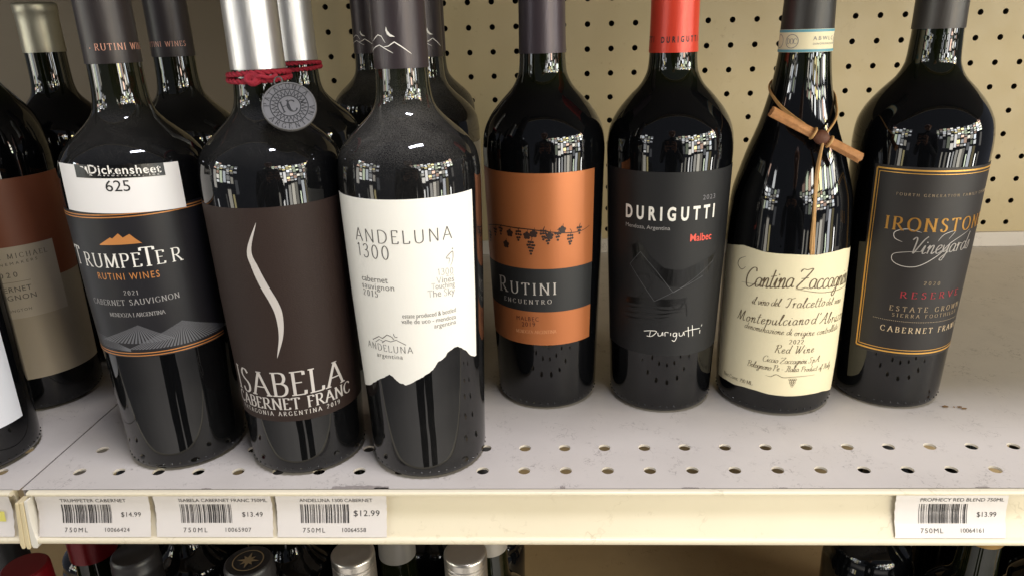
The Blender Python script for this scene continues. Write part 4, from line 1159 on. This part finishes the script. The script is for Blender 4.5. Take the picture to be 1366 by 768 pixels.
zax = Vector((178, 101.7, 0))-T0
def on_bottle(a, z, off): r = interp(z, SHZ)+off; a = math.radians(a); return Vector((zax.x+r*math.sin(a), zax.y-r*math.cos(a), z-T0.z))
kn = A_.lerp(B_, 0.56)
mb = MB()
loop = [(kn+Vector((-1, -1.5, 1.5))), on_bottle(-27, 198.5, 3.0), on_bottle(-53, 204.6, 0.9), on_bottle(-95, 213.6, .9), on_bottle(-140, 219, .9), on_bottle(180, 219, .9), on_bottle(140, 218, .9), on_bottle(95, 211, .9), on_bottle(60, 203, .9), on_bottle(38, 196, 3.0), kn+Vector((1.5, -1.5, 1.5))]
cl = catmull(loop, 8)
mb.tube(cl, 0.75, 8); mb.tube([v+Vector((0.2, 0, 1.1*math.sin(i*.12))) for i, v in enumerate(cl)], 0.5, 6)
for tl, rad in ((PTS['zac']['tail'], 0.85), (PTS['zac']['tail2'], 0.75)):
    pts = [kn+Vector((0.5, -2.6, -1.5))]+[on_bottle(a, z, 1.0+(2.5 if z > 180 else 0)) for a, z in tl[1:]]
    c_ = catmull(pts, 8); mb.tube(c_, rad, 8); mb.tube([v+Vector((0.9*math.sin(i*.2), 0.1, 0)) for i, v in enumerate(c_)], rad*.5, 6)
for off in (-5.4, 5.6):
    c = kn+ax*off; mb.tube([c+(sx_*math.cos(a)+sy_*math.sin(a))*3.25 for a in [2*math.pi*k/20 for k in range(20)]], 0.8, 8, closed=True)
mb.build('raffia_tie', M_RAF, tw)
mb = MB(); n1, n2 = 14, 18; kr = random.Random(7)
for i in range(n1+1):
    th = math.pi*i/n1
    for k in range(n2):
        an = 2*math.pi*k/n2; r = 4.3*(1+kr.uniform(-.05, .05))
        mb.v.append(tuple(kn+ax*(5.2*math.cos(th))+(sx_*math.cos(an)+sy_*math.sin(an))*r*math.sin(th)))
for i in range(n1):
    for k in range(n2): mb.f.append((i*n2+k, i*n2+(k+1) % n2, (i+1)*n2+(k+1) % n2, (i+1)*n2+k)); mb.m.append(0)
mb.build('knot', M_KNOT, tw)

# ------------------------------------------------------------------ price tags
M_TAG = mat('tag_paper', '#d9d2cd', 0.5, coat=0.9, coat_rough=0.09, var=0.03, vscale=30)
INK['tagink'] = mat('print_tag', '#2c2927', 0.6)
M_TAGY = mat('tag_yellow', '#d9cf6a', 0.5)
TAGPROF = [(-2.6, -21.0), (-4.0, -21.1), (-8, -20.3), (-14, -19.9), (-20, -20.5), (-26, -21.8), (-31.3, -23.0)]   # (z, y)
def tag_y(z): return interp(-z, [(-a, b) for a, b in TAGPROF])
def price_tag(label, xa, xb, name, price, num, big=False, seed=1, skew=1.5):
    t = thing('price_tag', label, 'price tag', ((xa+xb)/2, -22, -31), 'price tags in the shelf rail'); ox, oz = (xa+xb)/2, -31
    W = xb-xa; rr = random.Random(seed); bow = rr.uniform(-.25, .25)
    def pos(x, z, off=0):      # x from the left edge, z absolute
        return (xa-ox+x+skew*(-4-z)/27.0, tag_y(z)+22-off+bow*math.sin(math.pi*x/W)-0.25, z-oz)
    mb = MB(); nx, nz = 24, 14
    for i in range(nx+1):
        for k in range(nz+1):
            jit = rr.uniform(-.25, .25) if i in (0, nx) else 0
            mb.v.append(pos(W*i/nx+jit, -2.7-28.2*k/nz))
    for i in range(nx):
        for k in range(nz): a = i*(nz+1)+k; mb.f.append((a, a+1, a+nz+2, a+nz+1)); mb.m.append(0)
    paper = mb.build('paper', M_TAG, t)
    m2 = MB()
    def put(polys, x0, z0, off=0.12):
        for pl in polys: m2.add([pos(x0+x, z0+y, off) for x, y in pl], [tuple(range(len(pl)))])
    def put_text(s, x0, z0, h, wd): put(layout(s, 'tag', h, wd), x0, z0)
    f = W/72.0
    nm_w = {22: 44, 24: 56}.get(len(name), len(name)*2.28)
    put_text(name, 15.5*f, -7.4, 2.6, min(W-18*f, nm_w))
    put_text(price, (53 if not big else 50)*f, -17.9 if not big else -17.5, 3.0 if not big else 3.8, (13 if not big else 17.5)*f)
    put_text('750ML', 16.5*f, -27.8, 2.8, 15*f); put_text(num, 42*f, -27.5, 2.5, 16.5*f)
    m2.build('lettering', INK['tagink'], t, smooth=False)
    m2 = MB(); x = 15.5*f
    while x < 47*f:
        bw = rr.choice((0.28, 0.28, 0.55, 0.85)); 
        for z1, z2 in ((-9.2, -15), (-15, -22.0)): m2.add([pos(x, z2, .1), pos(x+bw, z2, .1), pos(x+bw, z1, .1), pos(x, z1, .1)], [(0, 1, 2, 3)])
        x += bw+rr.choice((0.3, 0.35, 0.6, 0.9))
    m2.build('barcode', INK['tagink'], t, smooth=False)
    return t
price_tag('white price tag reading $14.99, leftmost full tag beside the rail seam', -295.2, -225.2, 'TRUMPETER CABERNET', '$14.99', '10066424', seed=3, skew=-2.6)
price_tag('white price tag reading $13.49, second full tag in the rail', -222.4, -150.4, 'ISABELA CABERNET FRANC 750ML', '$13.49', '10065907', seed=5, skew=-1.5)
price_tag('white price tag reading $12.99, beside the empty stretch of rail', -147.6, -81.2, 'ANDELUNA 1300 CABERNET', '$12.99', '10064558', True, seed=7, skew=-1.5)
price_tag('white price tag reading $13.99, alone at the right end of the rail', 213.2, 275.6, 'PROPHECY RED BLEND 750ML', '$13.99', '10064161', seed=9, skew=2.4)
t = price_tag('cut-off price tag with a yellow patch at the left picture edge', -386, -311.5, 'CABERNET SAUVIGNON DRY', '$15.99', '10064000', seed=12, skew=-2)
for ch in list(t.children):
    if not ch.name.startswith('paper'): bpy.data.objects.remove(ch)
mb = MB(); mb.add([(26, 22-23.0+2.2, 31-14), (31.5, 22-23.2+2.2, 31-14), (31.3, 22-23.6+2.2, 31-21), (25.8, 22-23.4+2.2, 31-21)], [(0, 3, 2, 1)]); mb.build('highlight', M_TAGY, t, smooth=False)

# ------------------------------------------------------------------ lower shelf
M_ALU = mat('screwcap_aluminium', '#d2ccc2', 0.3, 0.95, var=0.05, vscale=200)
M_BLKCAP = mat('cap_black', '#211f20', 0.4, 0.1); M_REDCAP = mat('cap_red', '#650b12', 0.3, 0.3); M_GREYCAP = mat('cap_grey', '#98928a', 0.4, 0.3); M_GOLDCAP = mat('cap_gold', '#947440', 0.4, 0.6)
LOWG = 'wine bottles on the lower shelf'
def low(label, x, y, ztop, capmat, capr=15.0, capl=48, kind='plain', prof=SH2, body=37.5):
    H = ztop+385
    s = (H-0)/313.0
    pf = [(z*s, r*min(1, body/40.0) if z < 200 else r) for z, r in prof]
    b = thing('wine_bottle', label, 'wine bottle', (x, y, -385), LOWG)
    pr = [q for q in fine(pf, 3) if q[0] < H-4]; pr = [(0.6, 20), (0, pr[0][1]-3)]+pr[1:]+[(H-4, 13.5), (H-2.5, 12)]
    m = MB(); m.lathe(pr, 56); m.build('glass', GLASS, b)
    R0 = capr; z0 = H-capl; m = MB()
    if kind == 'screw':
        cp = [(z0, R0-.6), (z0, R0-.2), (z0+1, R0)]; z = z0+2
        for k in range(7):
            zz_ = H-26+k*3.2; cp += [(zz_-1.1, R0), (zz_-.5, R0-.55), (zz_+.2, R0-.55), (zz_+.8, R0)]
        cp += [(H-2.6, R0), (H-1.2, R0-.1), (H-.4, R0-.6), (H, R0-1.5), (H-.15, R0-3)]
    elif kind == 'rimmed':
        cp = [(z0, R0-.6), (z0, R0), (H-13, R0), (H-12.3, R0+.5), (H-9, R0+.5), (H-8.2, R0), (H-3, R0), (H-1, R0-.5), (H, R0-1.6), (H-.4, R0-3)]
    else:
        cp = [(z0, R0-.8), (z0, R0), (H-4, R0-.4), (H-1.2, R0-.8), (H, R0-2.2)]
    m.lathe(cp, 48, cap0=False); cap = m.build('screw_cap' if kind == 'screw' else 'capsule', capmat, b, sharp=40)
    return b, cap, H
low('bottle with a ribbed silver screw cap under the $12.99 tag', -121, 26, -82, M_ALU, 15, 58, 'screw', body=36)
low('bottle with a ribbed silver screw cap below the ridge-cut label bottle', -44, 33, -87, M_ALU, 15, 58, 'screw', body=36)
b, cap, H = low('bottle with a black cap bearing a tan star emblem, under the rail', -181, -2, -66, M_BLKCAP, 15.6, 44, 'rimmed', body=34)
mb = MB(); M_EMB = mat('emblem_tan', '#7d6a4f', 0.5)
pl = []; add_ribbon(pl, [(9.6*math.cos(2*math.pi*k/40), 9.6*math.sin(2*math.pi*k/40)) for k in range(41)], 0.7)
for k in range(8):
    a = math.pi*k/4; L = 7.6 if k % 2 == 0 else 5.6; ca_, sa_ = math.cos(a), math.sin(a); w_ = 1.1
    pl.append([(0, 0), (2.4*ca_+w_*sa_, 2.4*sa_-w_*ca_), (L*ca_, L*sa_), (2.4*ca_-w_*sa_, 2.4*sa_+w_*ca_)])
for q in pl: mb.add([(x, y, H+0.12) for x, y in q], [tuple(range(len(q)))])
mb.build('emblem', M_EMB, cap, smooth=False)
low('bottle with a plain matt black cap, between the red cap and the star cap', -270, 18, -76, M_BLKCAP, 15.4, 46, 'rimmed', body=35)
low('bottle with a dark red cap at the left picture edge, below the rail seam', -340, 6, -78, M_REDCAP, 15.5, 40, 'plain', body=34)
low('bottle with a red capsule standing behind, partly cut by the rail', -346, 79, -62, M_REDCAP, 17, 64, 'plain', body=35)
low('dark bottle showing its shoulder between the black cap and the star cap', -310, 148, -80, M_BLKCAP, 14.5, 50, body=36)
low('dark bottle showing its shoulder between the star cap and the silver cap', -217, 147, -84, M_BLKCAP, 14.5, 50, body=36)
low('bottle with a smooth grey capsule behind the silver cap under the $12.99 tag', -108, 97, -84, M_GREYCAP, 14.8, 58, body=36)
low('bottle with a smooth grey capsule behind the other silver cap, near the bare shelf', -34, 103, -84, M_GREYCAP, 14.8, 55, body=36)
low('bottle with a dull gold capsule at the lower right', 356, 108, -84, M_GOLDCAP, 15, 50, body=37)
low('dark bottle left of the gold-capped one at the lower right', 300, 165, -76, M_BLKCAP, 14.5, 50, body=37)
b, cap, H = low('dark bottle with a tan and gold banded label deep at the lower right', 352, 262, -70, M_BLKCAP, 14.5, 50, body=38)
pfl = [(0, 38.2), (200, 38.2)]
m_b = mat('label_ochre', '#8c6a45', 0.5, var=0.3, vscale=60); m_d = mat('label_soot', '#2a2420', 0.5)
wrap_patch('label', pfl, .25, -100, 40, lambda a: 196, 40, m_d, b, mats=[m_d, m_b], mfun=lambda a, z: 1 if z < 130-0.2*a else 0, nz=40)
low('dark bottle at the right picture edge on the lower shelf', 432, 120, -80, M_BLKCAP, 14.5, 50, body=37)

for k, (x, y) in enumerate(((440, 195), (505, 120), (440, 285), (-402, 62), (-400, 160), (-250, 210), (-165, 225), (-95, 180), (-330, 240), (-420, 260), (-215, 300), (-125, 290), (-45, 185), (-300, 330), (-60, 270))):
    low('dark bottle lost in shadow among the back rows of the lower shelf', x, y, -82-(k*7) % 9, M_BLKCAP, 14.5, 50, body=36)
# crumb of dry debris on the shelf
mb = MB(); dr = random.Random(1)
for i in range(6):
    x, y = 294+dr.uniform(-6, 6), 74+dr.uniform(-2, 2); r = dr.uniform(.5, 1.4)
    V = [(x-294+r*1.6*dr.uniform(.7, 1.3)*math.cos(k), y-74+r*dr.uniform(.7, 1.3)*math.sin(k), .3+dr.uniform(0, .8)) for k in (0, 1.3, 2.5, 3.8, 5.0)]
    mb.add(V, [(0, 1, 2, 3, 4)]); 
tag(mb.build('debris', mat('dry_scrap', '#7a5a38', 0.8), None, smooth=False, loc=(294, 74, 0)), 'brown dry scrap lying on the shelf right of the gold-framed bottle', 'scrap')

# ------------------------------------------------------------------ the photographer, met only as a dark reflection in the glass
def skin(name, chains, m, parent, sub=2):
    """one continuous surface grown over a skeleton; chains of (x, y, z, radius) share joints"""
    pts = []; rad = []; edges = []; key = {}
    for ch in chains:
        prev = None
        for x, y, z, r in ch:
            k = (round(x, 4), round(y, 4), round(z, 4))
            if k not in key: key[k] = len(pts); pts.append((x, y, z)); rad.append(r)
            if prev is not None: edges.append((prev, key[k]))
            prev = key[k]
    me = bpy.data.meshes.new(name); me.from_pydata(pts, edges, []); me.materials.append(m)
    o = bpy.data.objects.new(name, me); COL.objects.link(o); o.parent = parent
    sk = o.modifiers.new('skin', 'SKIN'); sk.use_smooth_shade = True
    if not me.skin_vertices: me.skin_vertices.new() if hasattr(me.skin_vertices, 'new') else None
    for i, r in enumerate(rad):
        me.skin_vertices[0].data[i].radius = (r, r)
    me.skin_vertices[0].data[0].use_root = True
    s_ = o.modifiers.new('sub', 'SUBSURF'); s_.levels = sub; s_.render_levels = sub
    return o
per = thing('person', 'person in dark clothes holding up a phone in front of the shelf', 'person', (30, -660, -1100))
M_CLOTH = mat('dark_clothes', '#1b1c22', 0.8); M_SKIN = mat('skin', '#a9795f', 0.5); M_HAIR = mat('dark_hair', '#1a1512', 0.6)
body = [[(0, 0, .94, .14), (0, .0, 1.08, .135), (0, .01, 1.24, .15), (0, .0, 1.37, .13), (0, .0, 1.46, .06), (0, .02, 1.52, .055)]]
for s in (-1, 1):
    body.append([(0, 0, .94, .14), (s*.10, 0, .88, .10), (s*.11, .02, .50, .065), (s*.12, 0, .10, .045), (s*.12, .04, .05, .045), (s*.13, .16, .04, .035)])
    body.append([(0, .0, 1.37, .13), (s*.17, 0, 1.37, .065), (s*.23, .04, 1.12, .048), (s*.12, .20, 1.24, .036), (s*.085, .235, 1.30, .026)])
try:
    ob = skin('body', body, M_CLOTH, per)
    hd = [[(0, .02, 1.50, .05), (0, .03, 1.57, .075), (0, .025, 1.65, .09), (0, .015, 1.71, .075)], [(0, .03, 1.57, .075), (0, .12, 1.585, .012)]]
    skin('head', hd, M_SKIN, per)
    skin('hair', [[(0, -.02, 1.60, .08), (0, .0, 1.68, .096), (0, .01, 1.735, .07)]], M_HAIR, per)
    for s in (-1, 1):
        for k, (dz, L) in enumerate(((.03, .075), (.012, .082), (-.006, .078), (-.022, .062))):
            skin('finger', [[(s*.085, .235, 1.30+dz*.7, .010), (s*.075, .262, 1.31+dz, .009), (s*(.075-L*.5), .268, 1.315+dz, .008), (s*(.075-L), .262, 1.318+dz, .007)]], M_SKIN, per, 1)
        skin('thumb', [[(s*.085, .235, 1.30, .012), (s*.07, .25, 1.275, .010), (s*.05, .252, 1.268, .009)]], M_SKIN, per, 1)
except Exception as e:
    print('person', e)
ph = thing('phone', 'black phone held up by the person in dark clothes', 'phone', (15, -394, 250))
mb = MB(); mb.box(-74, 74, -4, 4, -36, 36); o = mb.build('case', mat('phone_black', '#0d0d0f', 0.3), ph, smooth=False); bevel(o, 3.0, 3)
